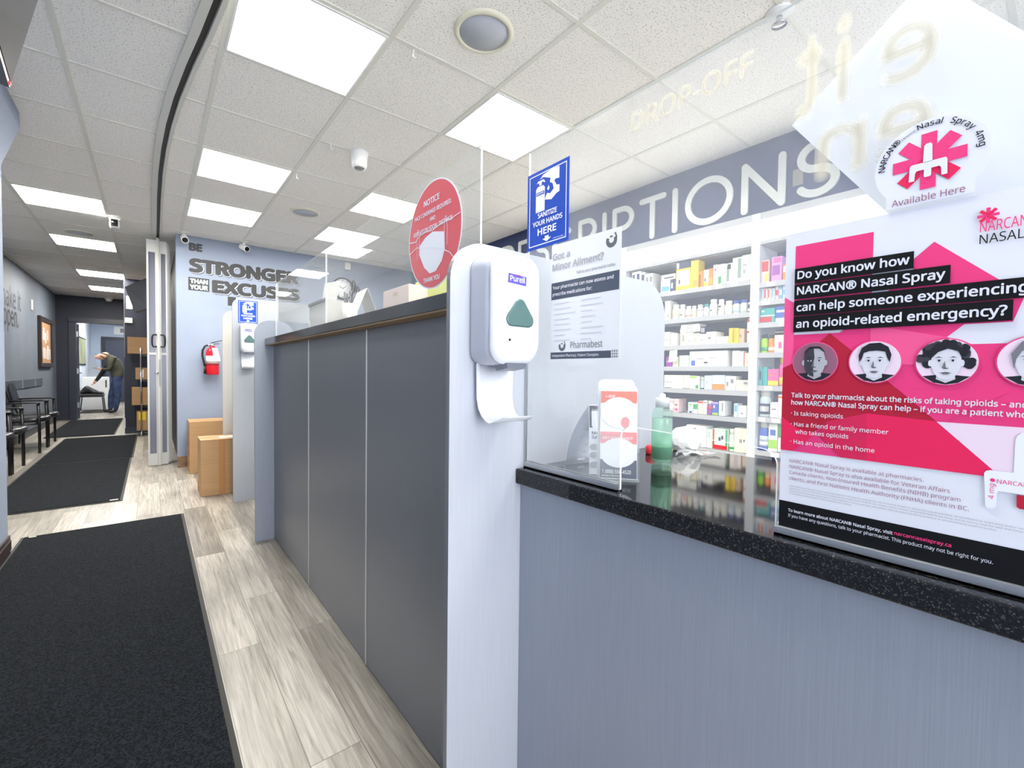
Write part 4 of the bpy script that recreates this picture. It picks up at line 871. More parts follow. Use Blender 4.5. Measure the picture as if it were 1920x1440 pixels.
ITEMS = [
    (1, 1, 2.395, 2.354, 0.216, 'carton', 'white', 'small white carton with a dark printed patch', [('navy', 0.2, 0.5, 0.8, 0.9)]),
    (1, 1, 2.354, 2.307, 0.218, 'carton', 'white', 'small white carton with a navy printed square', [('navy', 0.2, 0.55, 0.8, 0.9)]),
    (1, 1, 2.306, 2.26, 0.201, 'carton', 'paleblue', 'small pale blue carton with a navy printed square', [('navy', 0.2, 0.6, 0.8, 0.9)]),
    (1, 1, 2.26, 2.186, 0.181, 'carton', 'white', 'white carton with two grey printed squares', [('grey', 0.1, 0.6, 0.4, 0.85), ('grey', 0.6, 0.6, 0.9, 0.85)]),
    (1, 1, 2.111, 2.026, 0.1, 'carton', 'white', 'low white carton with a sky blue band', [('sky', 0.1, 0.1, 0.9, 0.5)]),
    (1, 1, 2.026, 1.978, 0.09, 'carton', 'navy', 'low dark navy carton', [('white', 0.2, 0.3, 0.5, 0.8)]),
    (1, 1, 1.977, 1.852, 0.171, 'carton', 'yellow', 'yellow carton with a large white label', [('white', 0.05, 0.2, 0.95, 0.9), ('black', 0.2, 0.3, 0.3, 0.5)]),
    (1, 1, 1.853, 1.789, 0.216, 'carton', 'yellow', 'tall plain yellow carton', [('gold', 0.3, 0.05, 0.9, 0.3)]),
    (1, 1, 1.787, 1.747, 0.125, 'carton', 'orange', 'narrow orange carton', [('brown', 0.1, 0.05, 0.4, 0.8)]),
    (1, 1, 1.747, 1.708, 0.129, 'carton', 'cream', 'narrow cream carton with a yellow foot', [('yellow', 0.0, 0.0, 1, 0.25), ('black', 0.2, 0.3, 0.4, 0.5)]),
    (1, 1, 1.708, 1.675, 0.133, 'carton', 'orange', 'orange carton with a gold face', [('gold', 0.1, 0.1, 0.9, 0.5)]),
    (1, 1, 1.675, 1.642, 0.154, 'carton', 'palepink', 'tall pale pink carton', [('pink', 0.3, 0.7, 0.7, 0.8)]),
    (1, 1, 1.641, 1.587, 0.151, 'carton', 'white', 'tall white carton with a green wedge', [('green', 0.1, 0.05, 0.5, 0.4)]),
    (1, 1, 1.585, 1.535, 0.147, 'carton', 'white', 'tall white carton with a grey green stripe', [('sage', 0.2, 0.1, 0.6, 0.85), ('black', 0.3, 0.7, 0.8, 0.95)]),
    (1, 1, 1.534, 1.471, 0.177, 'carton', 'white', 'tall white carton with a sage green side bar', [('sage', 0.6, 0.15, 0.95, 0.95)]),
    (1, 1, 1.47, 1.401, 0.184, 'carton', 'palegreen', 'tall pale green carton with dark print', [('grey', 0.2, 0.3, 0.35, 0.45), ('grey', 0.1, 0.6, 0.5, 0.64)]),
    (1, 2, 2.07, 2.023, 0.156, 'carton', 'white', 'tall plain white carton', [('grey', 0.6, 0.1, 0.8, 0.3)]),
    (1, 2, 2.014, 1.952, 0.121, 'bottle', 'white', 'white pill bottle with a wide cap', [('cream', 0, 0.2, 1, 0.6)]),
    (1, 2, 1.949, 1.9, 0.115, 'bottle', 'white', 'white pill bottle with a printed grey mark', [('grey', 0.3, 0.2, 0.6, 0.35)]),
    (1, 2, 1.898, 1.847, 0.097, 'bottle', 'white', 'white pill bottle with a pale pink label', [('palepink', 0, 0.1, 1, 0.6)]),
    (1, 2, 1.845, 1.807, 0.095, 'bottle', 'white', 'white pill bottle with a rosy cream label', [('cream', 0, 0.1, 1, 0.6)]),
    (1, 2, 1.805, 1.752, 0.099, 'bottle', 'white', 'white pill bottle with a dark printed band', [('grey', 0.1, 0.5, 0.9, 0.58)]),
    (1, 2, 1.749, 1.709, 0.098, 'bottle', 'clear', 'small white bottle with a teal cap', [('white', 0, 0.05, 1, 0.6)]),
    (1, 2, 1.708, 1.648, 0.127, 'bottle', 'white', 'tall white bottle with a small black mark', [('black', 0.3, 0.3, 0.5, 0.36)]),
    (1, 2, 1.641, 1.594, 0.119, 'bottle', 'white', 'tall white bottle with black script', [('black', 0.05, 0.5, 0.6, 0.6), ('black', 0.05, 0.3, 0.4, 0.36)]),
    (1, 2, 1.592, 1.536, 0.103, 'bottle', 'cream', 'cream white bottle with a square label', [('white', 0.1, 0.2, 0.9, 0.6)]),
    (1, 2, 1.532, 1.485, 0.098, 'bottle', 'white', 'white bottle with a blue lid and a pale blue label', [('paleblue', 0, 0.1, 1, 0.6)]),
    (1, 2, 1.482, 1.43, 0.099, 'bottle', 'white', 'white bottle with a blue lid and a pale green foot', [('palegreen', 0, 0.05, 1, 0.3)]),
    (1, 2, 1.427, 1.4, 0.075, 'bottle', 'navy', 'small dark bottle tucked against the divider', [('white', 0, 0.1, 1, 0.4)]),
    (1, 3, 2.074, 2.018, 0.116, 'carton', 'white', 'squat white carton', [('grey', 0.2, 0.4, 0.7, 0.45)]),
    (1, 3, 2.015, 1.953, 0.101, 'carton', 'white', 'squat white carton with a brown edge', [('brown', 0.0, 0.0, 0.05, 0.6)]),
    (1, 3, 1.929, 1.876, 0.104, 'carton', 'cream', 'cream carton under the stacked flat boxes', [('grey', 0.4, 0.3, 0.6, 0.8)]),
    (1, 3, 1.874, 1.82, 0.101, 'carton', 'white', 'white carton under the stacked flat boxes', [('grey', 0.2, 0.3, 0.7, 0.35)]),
    (1, 3, 1.818, 1.768, 0.089, 'carton', 'cream', 'cream carton with faint stripes', [('sage', 0.2, 0.2, 0.3, 0.7)]),
    (1, 3, 1.766, 1.722, 0.083, 'carton', 'white', 'white carton with a small dark box on top', [('grey', 0.2, 0.4, 0.5, 0.5)]),
    (1, 3, 1.719, 1.642, 0.096, 'carton', 'white', 'wide white carton with faint print', [('grey', 0.2, 0.4, 0.5, 0.6)]),
    (1, 3, 1.639, 1.552, 0.056, 'carton', 'white', 'low white carton lying flat', [('cream', 0, 0, 1, 0.2)]),
    (1, 3, 1.549, 1.509, 0.112, 'carton', 'yellow', 'bright yellow carton with a black line', [('black', 0.75, 0.05, 0.85, 0.95)]),
    (1, 3, 1.507, 1.478, 0.109, 'carton', 'yellow', 'bright yellow carton without a line', [('gold', 0.2, 0.2, 0.5, 0.9)]),
    (1, 3, 1.476, 1.441, 0.103, 'carton', 'tan', 'tan carton beside the yellow pair', [('brown', 0.2, 0.4, 0.4, 0.6)]),
    (1, 3, 1.423, 1.399, 0.171, 'carton', 'white', 'white carton with red bands leaning by the divider', [('red', 0, 0.85, 1, 1), ('red', 0, 0.4, 1, 0.48)]),
    (1, 4, 2.049, 1.991, 0.083, 'carton', 'purple', 'small purple carton', [('lilac', 0.1, 0.45, 0.9, 0.55)]),
    (1, 4, 1.99, 1.94, 0.08, 'carton', 'cream', 'cream carton with a pale yellow tag card above', []),
    (1, 4, 1.935, 1.852, 0.09, 'carton', 'palegreen', 'pale green stack of flat cartons bound together', [('grey', 0, 0.3, 1, 0.32), ('grey', 0, 0.62, 1, 0.64)]),
    (1, 4, 1.847, 1.556, 0.119, 'carton', 'white', 'very wide white carton with a blue triangle', [('blue', 0.05, 0.05, 0.16, 0.4), ('grey', 0.2, 0.48, 0.4, 0.53), ('grey', 0.55, 0.53, 0.7, 0.57), ('black', 0.4, 0.2, 0.5, 0.3)]),
    (1, 4, 1.521, 1.468, 0.115, 'carton', 'white', 'white carton with rosy print', [('palepink', 0.6, 0.1, 0.9, 0.9)]),
    (1, 4, 1.467, 1.434, 0.11, 'carton', 'white', 'white carton with a red edge stripe', [('red', 0.8, 0.0, 1, 1)]),
    (1, 4, 1.432, 1.397, 0.096, 'carton', 'cream', 'cream carton against the divider', [('palepink', 0.1, 0.2, 0.5, 0.5)]),
    (1, 5, 2.063, 1.896, 0.107, 'carton', 'white', 'wide white carton with a line of dark print', [('grey', 0.0, 0.45, 0.45, 0.5), ('black', 0, 0, 0.4, 0.06)]),
    (1, 5, 1.894, 1.843, 0.108, 'carton', 'cream', 'plain cream carton', [('black', 0, 0, 1, 0.05)]),
    (1, 5, 1.841, 1.761, 0.102, 'carton', 'white', 'white carton with a lime green top', [('lime', 0, 0.85, 0.7, 1), ('green', 0.6, 0.05, 0.9, 0.3)]),
    (1, 5, 1.759, 1.727, 0.095, 'bottle', 'clear', 'grey clear bottle with a black foot', [('black', 0, 0, 1, 0.12)]),
    (1, 5, 1.724, 1.664, 0.108, 'carton', 'paleblue', 'pale blue white carton', [('grey', 0.2, 0.5, 0.5, 0.54)]),
    (1, 5, 1.663, 1.568, 0.112, 'carton', 'paleblue', 'pale blue carton with an orange foot', [('orange', 0, 0, 1, 0.4)]),
    (1, 5, 1.565, 1.491, 0.106, 'carton', 'white', 'white carton with grey printed blocks', [('grey', 0.1, 0.3, 0.3, 0.6), ('grey', 0.5, 0.5, 0.8, 0.8)]),
    (1, 5, 1.489, 1.395, 0.079, 'carton', 'cream', 'cream carton made of two flat layers', [('grey', 0, 0.48, 1, 0.51), ('grey', 0.6, 0.6, 0.9, 0.85)]),
    (1, 6, 2.021, 1.976, 0.106, 'bottle', 'palepink', 'pale pink bottle beside the green sanitizer', [('white', 0, 0.1, 1, 0.6)]),
    (1, 6, 1.972, 1.927, 0.108, 'carton', 'palepink', 'pale pink carton with a rose label', [('pink', 0.2, 0.1, 0.8, 0.3), ('brown', 0.2, 0.5, 0.7, 0.6)]),
    (1, 6, 1.851, 1.808, 0.089, 'carton', 'paleblue', 'pale blue carton with a black sketch', [('black', 0.3, 0.05, 0.8, 0.2), ('lime', 0.3, 0.7, 0.7, 0.9)]),
    (1, 6, 1.806, 1.772, 0.089, 'carton', 'white', 'white carton with a green panel', [('green', 0, 0.4, 1, 0.85)]),
    (1, 6, 1.769, 1.729, 0.102, 'carton', 'cream', 'cream carton with a red top', [('red', 0, 0.85, 1, 1)]),
    (1, 6, 1.727, 1.701, 0.109, 'carton', 'white', 'narrow white carton', [('grey', 0.2, 0.8, 0.8, 0.9)]),
    (1, 6, 1.699, 1.659, 0.106, 'bottle', 'purple', 'white capped bottle with a purple and red label', [('red', 0, 0.4, 1, 0.6)]),
    (1, 6, 1.657, 1.612, 0.103, 'carton', 'blue', 'blue carton with a lime foot', [('lime', 0, 0, 1, 0.2), ('lilac', 0, 0.85, 1, 1), ('white', 0.2, 0.55, 0.4, 0.75)]),
    (1, 6, 1.609, 1.564, 0.111, 'carton', 'white', 'white carton with blue diagonal print', [('paleblue', 0.1, 0.1, 0.4, 0.9), ('grey', 0.5, 0.3, 0.7, 0.9)]),
    (1, 6, 1.5, 1.472, 0.1, 'carton', 'paleblue', 'pale blue carton standing behind a white one', [('sky', 0.2, 0.4, 0.8, 0.9)]),
    (1, 6, 1.469, 1.412, 0.087, 'carton', 'white', 'white carton leaning at the shelf end', [('grey', 0.3, 0.3, 0.6, 0.4)]),
    (1, 7, 1.988, 1.895, 0.098, 'carton', 'paleblue', 'low pale blue carton beside the white bag', []),
    (1, 7, 1.861, 1.699, 0.162, 'carton', 'white', 'thick block of stacked white flat cartons', [('grey', 0, 0.2, 1, 0.21), ('grey', 0, 0.4, 1, 0.41), ('grey', 0, 0.6, 1, 0.61), ('grey', 0.3, 0.62, 0.5, 0.7), ('grey', 0.3, 0.82, 0.5, 0.88)]),
    (1, 7, 1.696, 1.652, 0.145, 'carton', 'palegreen', 'pale carton with ruled grey lines', [('grey', 0.2, 0.7, 0.6, 0.73), ('grey', 0.2, 0.8, 0.6, 0.83), ('grey', 0.2, 0.6, 0.6, 0.63)]),
    (1, 7, 1.65, 1.538, 0.156, 'carton', 'palegreen', 'green and red carton with a black flower drawing', [('red', 0, 0, 0.12, 1), ('red', 0.12, 0, 1, 0.22), ('green', 0.85, 0.2, 1, 1), ('black', 0.4, 0.42, 0.55, 0.6), ('black', 0.58, 0.5, 0.72, 0.68)]),
    (1, 7, 1.535, 1.494, 0.163, 'bottle', 'palegreen', 'pale green bottle with a dark green foot', [('green', 0, 0.1, 1, 0.2)]),
    (1, 7, 1.492, 1.399, 0.175, 'carton', 'cream', 'large cream carton at the shelf end', [('grey', 0.4, 0.4, 0.6, 0.55), ('black', 0.7, 0.45, 0.8, 0.55)]),
    (2, 1, 1.347, 1.289, 0.155, 'carton', 'palepink', 'pink and white carton with red swirls', [('red', 0.1, 0.5, 0.9, 0.95), ('yellow', 0.5, 0.05, 0.9, 0.4)]),
    (2, 1, 1.275, 1.21, 0.166, 'carton', 'lilac', 'lilac carton with a purple panel', [('purple', 0.1, 0.25, 0.8, 0.65), ('pink', 0.2, 0.75, 0.9, 0.95)]),
    (2, 1, 1.206, 1.175, 0.106, 'carton', 'orange', 'orange pink carton half behind the poster', [('palepink', 0.1, 0.5, 0.9, 0.9)]),
    (2, 2, 1.344, 1.322, 0.091, 'carton', 'paleblue', 'pale blue slim carton', [('sky', 0.2, 0.2, 0.6, 0.9)]),
    (2, 2, 1.32, 1.297, 0.088, 'carton', 'palepink', 'pale pink slim carton', [('red', 0.2, 0.2, 0.6, 0.9)]),
    (2, 2, 1.295, 1.274, 0.084, 'carton', 'cream', 'cream slim carton', [('red', 0.2, 0.2, 0.6, 0.9)]),
    (2, 2, 1.272, 1.25, 0.081, 'carton', 'paleblue', 'light blue slim carton', [('sky', 0.2, 0.2, 0.6, 0.9)]),
    (2, 2, 1.247, 1.227, 0.114, 'carton', 'palepink', 'rosy taller slim carton', [('red', 0.1, 0.3, 0.9, 0.7)]),
    (2, 2, 1.225, 1.205, 0.111, 'carton', 'sky', 'sky blue taller slim carton', [('paleblue', 0.1, 0.3, 0.9, 0.7)]),
    (2, 2, 1.203, 1.183, 0.107, 'carton', 'paleblue', 'icy blue taller slim carton', [('sky', 0.1, 0.3, 0.9, 0.7)]),
    (2, 3, 1.348, 1.246, 0.102, 'carton', 'teal', 'teal carton with a red pill drawing', [('red', 0.0, 0.05, 0.8, 0.4), ('white', 0.1, 0.75, 0.3, 0.85), ('white', 0, 0.45, 1, 0.52)]),
    (2, 3, 1.243, 1.179, 0.108, 'carton', 'blue', 'blue carton with white script', [('white', 0.1, 0.6, 0.9, 0.75), ('palegreen', 0, 0.0, 1, 0.25)]),
    (2, 4, 1.336, 1.29, 0.13, 'bottle', 'lime', 'lime green bottle with a dark cap', [('green', 0, 0.1, 1, 0.3)]),
    (2, 4, 1.288, 1.246, 0.127, 'bottle', 'orange', 'orange bottle with a dark cap', [('cream', 0, 0.1, 1, 0.3)]),
    (2, 4, 1.245, 1.18, 0.139, 'carton', 'palepink', 'pale pink carton with a black title bar', [('black', 0, 0.85, 1, 1), ('pink', 0.4, 0.2, 0.7, 0.5)]),
    (2, 5, 1.348, 1.315, 0.128, 'carton', 'teal', 'narrow teal carton with dark bands', [('navy', 0.3, 0.3, 0.7, 0.8)]),
    (2, 5, 1.313, 1.282, 0.128, 'carton', 'teal', 'narrow plain teal carton', []),
    (2, 5, 1.28, 1.214, 0.116, 'carton', 'pink', 'pink carton with a yellow wave', [('yellow', 0, 0, 1, 0.3), ('orange', 0.1, 0.6, 0.5, 0.7)]),
    (2, 5, 1.215, 1.18, 0.201, 'bottle', 'pink', 'pink bottle with a yellow cap', [('yellow', 0, 0.05, 1, 0.3)]),
    (2, 6, 1.34, 1.267, 0.189, 'bottle', 'clear', 'clear bottle with a dark printed label', [('navy', 0, 0.1, 1, 0.5), ('white', 0.2, 0.2, 0.8, 0.4)]),
    (2, 6, 1.26, 1.213, 0.105, 'carton', 'white', 'small white carton', [('grey', 0.2, 0.5, 0.8, 0.6)]),
    (2, 6, 1.212, 1.177, 0.158, 'carton', 'white', 'tall white carton with an orange top', [('orange', 0, 0.85, 1, 0.95)]),
    (2, 7, 1.334, 1.269, 0.199, 'bottle', 'blue', 'blue bottle with a pale wave label', [('paleblue', 0, 0.3, 1, 0.5), ('white', 0, 0.15, 1, 0.3)]),
    (2, 7, 1.266, 1.21, 0.21, 'carton', 'white', 'white carton with a lime swoosh', [('lime', 0, 0.1, 1, 0.4), ('blue', 0.2, 0.55, 0.8, 0.75)]),
    (2, 7, 1.207, 1.18, 0.214, 'carton', 'green', 'green and white carton half behind the poster', [('white', 0, 0, 1, 0.5)]),
]
ORD = 'first second third fourth fifth sixth seventh eighth ninth tenth eleventh twelfth thirteenth fourteenth fifteenth sixteenth'.split()
XF = 3.235
def stock(bay_, sh, y0, y1, h, kind, col, desc, lab, z, label):
    """y0 > y1; front face at XF"""
    yc = (y0+y1)/2; wd = y0-y1; rnd = random.Random(int(y0*7919+sh*131))
    dep = rnd.uniform(.085, .13) if wd > .04 else .075
    mats = [PAL[col]]
    g = 'medicine stock in the %s shelving bay' % ('left' if bay_ == 1 else 'right')
    if kind == 'carton':
        t = thing('medicine_carton', label, 'box', (XF+dep/2, yc, z), group=g)
        b = MB(); b.box(XF, y1+.0006, z+.0003, XF+dep, y0-.0006, z+h, bev=.0012, seg=1)
        b.box(XF+.004, y1+.004, z+h-.0004, XF+dep-.004, y0-.004, z+h+.0006, 0)
        b.build('box_body', mats[0], t)
        if lab:
            b = MB()
            ms = []
            for k, (c_, u0, v0, u1, v1) in enumerate(lab):
                if PAL[c_] not in ms: ms.append(PAL[c_])
                e = .0005+.00015*k; u0, u1 = max(u0, .02), min(u1, .98); v0, v1 = max(v0, .02), min(v1, .98)
                b.face([(XF-e, y0-u0*wd, z+v0*h), (XF-e, y0-u1*wd, z+v0*h), (XF-e, y0-u1*wd, z+v1*h), (XF-e, y0-u0*wd, z+v1*h)][::-1], ms.index(PAL[c_]))
            b.build('printed_label', ms, t)
    else:
        r = wd/2*.97; capc = 'blue' if 'blue lid' in desc else 'teal' if 'teal cap' in desc else 'black' if 'dark cap' in desc else 'yellow' if 'yellow cap' in desc else 'white'
        xc = XF+r
        t = thing('medicine_bottle', label, 'bottle', (xc, yc, z), group=g)
        hc = h*.22
        b = MB(); b.lathe((xc, yc, z), [(.001, .0003), (r*.94, .0003), (r, .004), (r, h*.62), (r*.93, h*.70), (r*.72, h-hc-.002), (r*.72, h-hc)], 24); b.build('bottle_body', mats[0], t)
        b = MB(); b.lathe((xc, yc, z), [(r*.80, h-hc), (r*.80, h-.003), (r*.74, h), (.001, h)], 24); b.build('cap', PAL[capc], t)
        if lab:
            b = MB(); ms = []
            for k, (c_, u0, v0, u1, v1) in enumerate(lab):
                if PAL[c_] not in ms: ms.append(PAL[c_])
                v1 = min(v1, .62); v0 = min(max(v0, .04), v1-.02); rr = r+.0004+.0002*k
                if u1-u0 > .85: b.lathe((xc, yc, z), [(rr, v0*h), (rr, v1*h)], 24, ms.index(PAL[c_]))
                else:
                    a0, a1 = pi/2+(u0)*pi, pi/2+u1*pi
                    n_ = 6; P = [(xc+rr*cos(a0+(a1-a0)*i/n_), yc+rr*sin(a0+(a1-a0)*i/n_)) for i in range(n_+1)]
                    for i in range(n_): b.face([(*P[i], z+v0*h), (*P[i+1], z+v0*h), (*P[i+1], z+v1*h), (*P[i], z+v1*h)][::-1], ms.index(PAL[c_]))
            b.build('wrap_label', ms, t)
rows = {}
for it in ITEMS: rows.setdefault((it[0], it[1]), []).append(list(it))
PLACED = {}
for (by, sh), its in rows.items():
    its.sort(key=lambda q: q[3] if by == 1 else -q[2])
    edge = 1.4005 if by == 1 else 1.340
    for k, it in enumerate(its):
        _, _, y0, y1, h, kind, col, desc, lab = it
        if by == 1: y1 = max(y1, edge+.0006); edge = max(y0, y1+.012); y0 = edge
        else: y0 = min(y0, edge-.0006); edge = min(y1, y0-.012); y1 = edge
        label = '%s, %s %s divider, %s shelf' % (desc.replace(' a ', ' ').replace(' the ', ' '), ORD[k], 'left of' if by == 1 else 'right of', ORD[sh-1])
        zs = Z1 if by == 1 else Z2; z = zs[sh-1]+.0045
        h = min(h, (zs[sh-2]-.024 if sh > 1 else 2.045)-z)
        stock(by, sh, y0, y1, h-.004, kind, col, desc, lab, z, label); PLACED[desc] = (y0, y1, z+h-.004)
def on_top(over, col, h, desc, lab=(), inset=.004, n=1):
    """cartons laid on those named in over"""
    ya = max(PLACED[o][0] for o in over)-inset; yb = min(PLACED[o][1] for o in over)+inset; z = max(PLACED[o][2] for o in over)+.0008
    for i in range(n):
        stock(1, 0, ya-.004*i, yb+.003*i, h, 'carton', col, desc, lab, z+i*(h+.0008), desc if n == 1 else desc % ('bottom', 'middle', 'top')[i])
on_top(['yellow carton with a large white label'], 'navy', .048, 'dark carton with a white end lying on the large yellow carton', [('white', .02, .05, .2, .95)])
on_top(['low white carton with a sky blue band', 'low dark navy carton'], 'white', .045, 'thin white carton lying on the sky banded and navy cartons', [('black', .2, .3, .9, .5)])
on_top(['cream carton under the stacked flat boxes', 'white carton under the stacked flat boxes', 'cream carton with faint stripes'], 'white', .019, '%s of three flat white cartons stacked on the third shelf', [('grey', .3, .4, .7, .6)], inset=-.004, n=3)
on_top(['white carton with a small dark box on top'], 'navy', .055, 'small dark carton standing on a white carton, third shelf', [('white', .2, .2, .4, .8), ('white', .6, .2, .8, .8)])
y0, y1, zt = PLACED['cream carton with a pale yellow tag card above']
b = MB(); b.prism([(3.2120, y0+.012, 1.352), (3.2120, y1-.004, 1.358), (3.2085, y1-.002, 1.268), (3.2085, y0+.020, 1.262)], (-.0006, 0, 0))
tag(b.build('shelf_tag', mat('pale_yellow_card', (244, 242, 206), .5)), 'pale yellow tag card hanging from the edge of the third shelf', 'tag')
b = MB(); b.box(XB-.006, 1.092, 2.372, XB-.0005, 1.152, 2.478, bev=.002); tag(b.build('wall_plate', mat('beige_cover_plate', (132, 130, 126), .5)), 'small beige cover plate on the slate bulkhead between letters N and S', 'plate')

# ------------------------------------------------------------------ things on the granite counter
CT = .9185
t = thing('sanitizer_bottle', 'clear pump bottle of green gel standing on the granite counter', 'bottle', (1.085, .695, CT))
c = (1.085, .695, CT)
b = MB(); b.lathe(c, [(.001, .001), (.0255, .001), (.027, .004), (.0262, .012), (.0275, .018), (.0275, .138), (.025, .150), (.018, .160), (.016, .163)], 32); b.build('bottle_shell', tinted('clear_bottle_plastic', (226, 244, 236), .12), t)
b = MB(); b.lathe(c, [(.001, .012), (.0255, .013), (.0262, .020), (.0262, .130), (.001, .1305)], 32); b.build('gel', tinted('green_gel', (222, 250, 236), .30), t)
b = MB(); b.lathe(c, [(.001, .02), (.0264, .021), (.0266, .052), (.0264, .056), (.001, .056)], 32); b.build('label_reverse', tinted('deep_green_label', (120, 190, 156), .45), t)
b = MB(); b.lathe(c, [(.019, .161), (.019, .184), (.0175, .186), (.001, .186)], 28); b.lathe(c, [(.008, .186), (.008, .192), (.006, .197), (.001, .198)], 16); b.build('cap', mat('cap_white', (240, 242, 242), .35), t)

t = thing('brochure_holder', 'clear brochure holder with red and white health brochures beside the green bottle', 'brochure holder', (.845, .645, CT), radians(0))
# front face looks toward the customer side (-x) and a little toward the camera
ang = radians(40); u_ = Vector((sin(ang)*1.0, -cos(ang), 0)); fN = Vector((-cos(ang), -sin(ang), 0))
O = Vector((.806, .690, CT))
def bp(u, v, d): return O + u_*u + Vector((0, 0, 1))*v - fN*d
def bpanel(mb, u0, u1, v0, v1, d0, d1, th, mi=0, round_=0):
    """leaning panel: d0 at the bottom, d1 at the top"""
    pts = []
    def P(u, v): return bp(u, v, d0+(d1-d0)*(v-v0)/(v1-v0))
    if round_:
        r = round_
        pts = [P(u0, v0), P(u1, v0)] + [P(u1-r+r*cos(radians(q)), v1-r+r*sin(radians(q))) for q in range(0, 91, 15)] + [P(u0+r+r*cos(radians(q)), v1-r+r*sin(radians(q))) for q in range(90, 181, 15)]
    else: pts = [P(u0, v0), P(u1, v0), P(u1, v1), P(u0, v1)]
    mb.prism(pts, -fN*th, mi)
HOLD = acrylic('holder_acrylic', .025)
b = MB(); bpanel(b, 0, .10, 0, .11, 0, 0.008, .002); bpanel(b, 0, .10, .0, .20, .034, .062, .002)
for uu in (0, .098): b.prism([bp(uu, 0, 0), bp(uu, 0, .036), bp(uu, .2, .064), bp(uu, .11, .008)], u_*.002)
b.prism([bp(0, 0, 0), bp(.1, 0, 0), bp(.1, 0, .036), bp(0, 0, .036)], (0, 0, .002)); b.build('holder_body', HOLD, t)
BR = [mat('brochure_white', (246, 246, 246), .4), mat('brochure_coral', (236, 116, 92), .4), mat('brochure_slate', (92, 98, 112), .4), mat('brochure_rose', (240, 150, 150), .4)]
b = MB(); bpanel(b, .004, .090, .006, .236, .026, .058, .003, 0, .012); b.build('back_brochure', BR[0], t)
def front_print(mb, u0, u1, v0, v1, mi, e=.0008):
    P = lambda u, v: bp(u, v, .012+(.048-.012)*(v-.004)/(.222-.004)-e)
    mb.face([P(u0, v0), P(u1, v0), P(u1, v1), P(u0, v1)], mi)
b = MB(); bpanel(b, .010, .096, .004, .222, .012, .048, .004, 0, .010); b.build('front_brochure', BR[0], t)
b = MB(); front_print(b, .011, .095, .006, .048, 2); front_print(b, .011, .095, .085, .112, 3); front_print(b, .011, .095, .180, .208, 1)
def ell(mb, uc, vc, ru, rv, mi, e):
    P = lambda u, v: bp(u, v, .012+(.048-.012)*(v-.004)/(.222-.004)-e)
    mb.face([P(uc+ru*cos(q), vc+rv*sin(q)) for q in [2*pi*i/28 for i in range(28)]], mi)
ell(b, .053, .064, .042, .034, 0, .0012); ell(b, .053, .158, .042, .036, 0, .0012); ell(b, .068, .135, .010, .013, 3, .0014)
for s, u0, v0, wd, c_ in (('1 (888) 558-4520', .016, .0165, .066, .0085), ('pharmacists', .016, .0095, .044, .004), ('GET YOUR SHOT', .016, .0950, .070, .006), ('+ FIVE', .022, .192, .022, .007)):
    P = bp(u0, v0, .012+(.048-.012)*(v0-.004)/.218-.0018); V_ = (bp(0, 1, 1*.036/.218)-bp(0, 0, 0)).normalized(); write(b, s, P, u_, V_, c_, wd, 0, bold=.01)
b.build('printed_front', BR, t)
# folded tent card behind the holder
t = thing('tent_card', 'tall black and white folded tent card behind the brochure holder', 'card', (.88, .79, CT))
TC = mat('tent_card_white', (236, 240, 248), .45)
A0, A1 = Vector((.845, .742, CT+.0005)), Vector((.905, .700, CT+.0005)); B0 = Vector((.885, .862, CT+.0005)); B1 = Vector((.985, .842, CT+.0005)); T0, T1 = Vector((.880, .778, 1.088)), Vector((.938, .742, 1.086))
b = MB(); b.prism([A0, A1, T1, T0], (A1-A0).cross(T0-A0).normalized()*.0012); b.build('front_leaf', TC, t)
b = MB(); R = []
for i in range(9):
    s_ = i/8; bow = .018*sin(pi*s_)
    p = T0.lerp(B0, s_)+Vector((0, bow, -.0)); q = T1.lerp(B1, s_)+Vector((0, bow, 0)); R.append([p, q, q+Vector((.001, .001, 0)), p+Vector((.001, .001, 0))])
b.rings(R, 0); b.build('back_leaf', TC, t)
nA = (A1-A0).cross(T0-A0).normalized()
if nA.dot(Vector((-1, -1, 0))) < 0: nA = -nA
b = MB()
def tp(s_, v_, e=.0016): return A0.lerp(A1, s_).lerp(T0.lerp(T1, s_), v_) + nA*e
b.face([tp(0.02, .66), tp(.98, .66), tp(.98, .985), tp(.02, .985)], 0)
Ud = (A1-A0).normalized(); Vd = (T0-A0).normalized()
for s, s0, v0, wd, c_, mi in (('Medical', .1, .56, .044, .008, 0), ('Save Up', .1, .50, .044, .008, 0), ('Cannabis', .12, .90, .030, .006, 1)):
    write(b, s, tp(s0, v0, .0022), Ud, Vd, c_, wd, mi, bold=.01)
for v_ in (.38, .27, .13): b.face([tp(.18+.17*cos(q), v_+.045*sin(q), .002) for q in [2*pi*i/16 for i in range(16)]], 2)
b.build('printed_front', [mat('card_charcoal', (52, 56, 66), .4), SIGN_WHITE, LGREY], t)
b = MB(); b.lathe((.838, .853, CT), [(.001, .0004), (.020, .0004), (.020, .0030), (.017, .0035), (.001, .0035)], 32)
tag(b.build('cable_grommet', mat('dark_grommet', (52, 55, 60), .4)), 'round dark cover disc lying in the granite by the panel', 'cover disc')
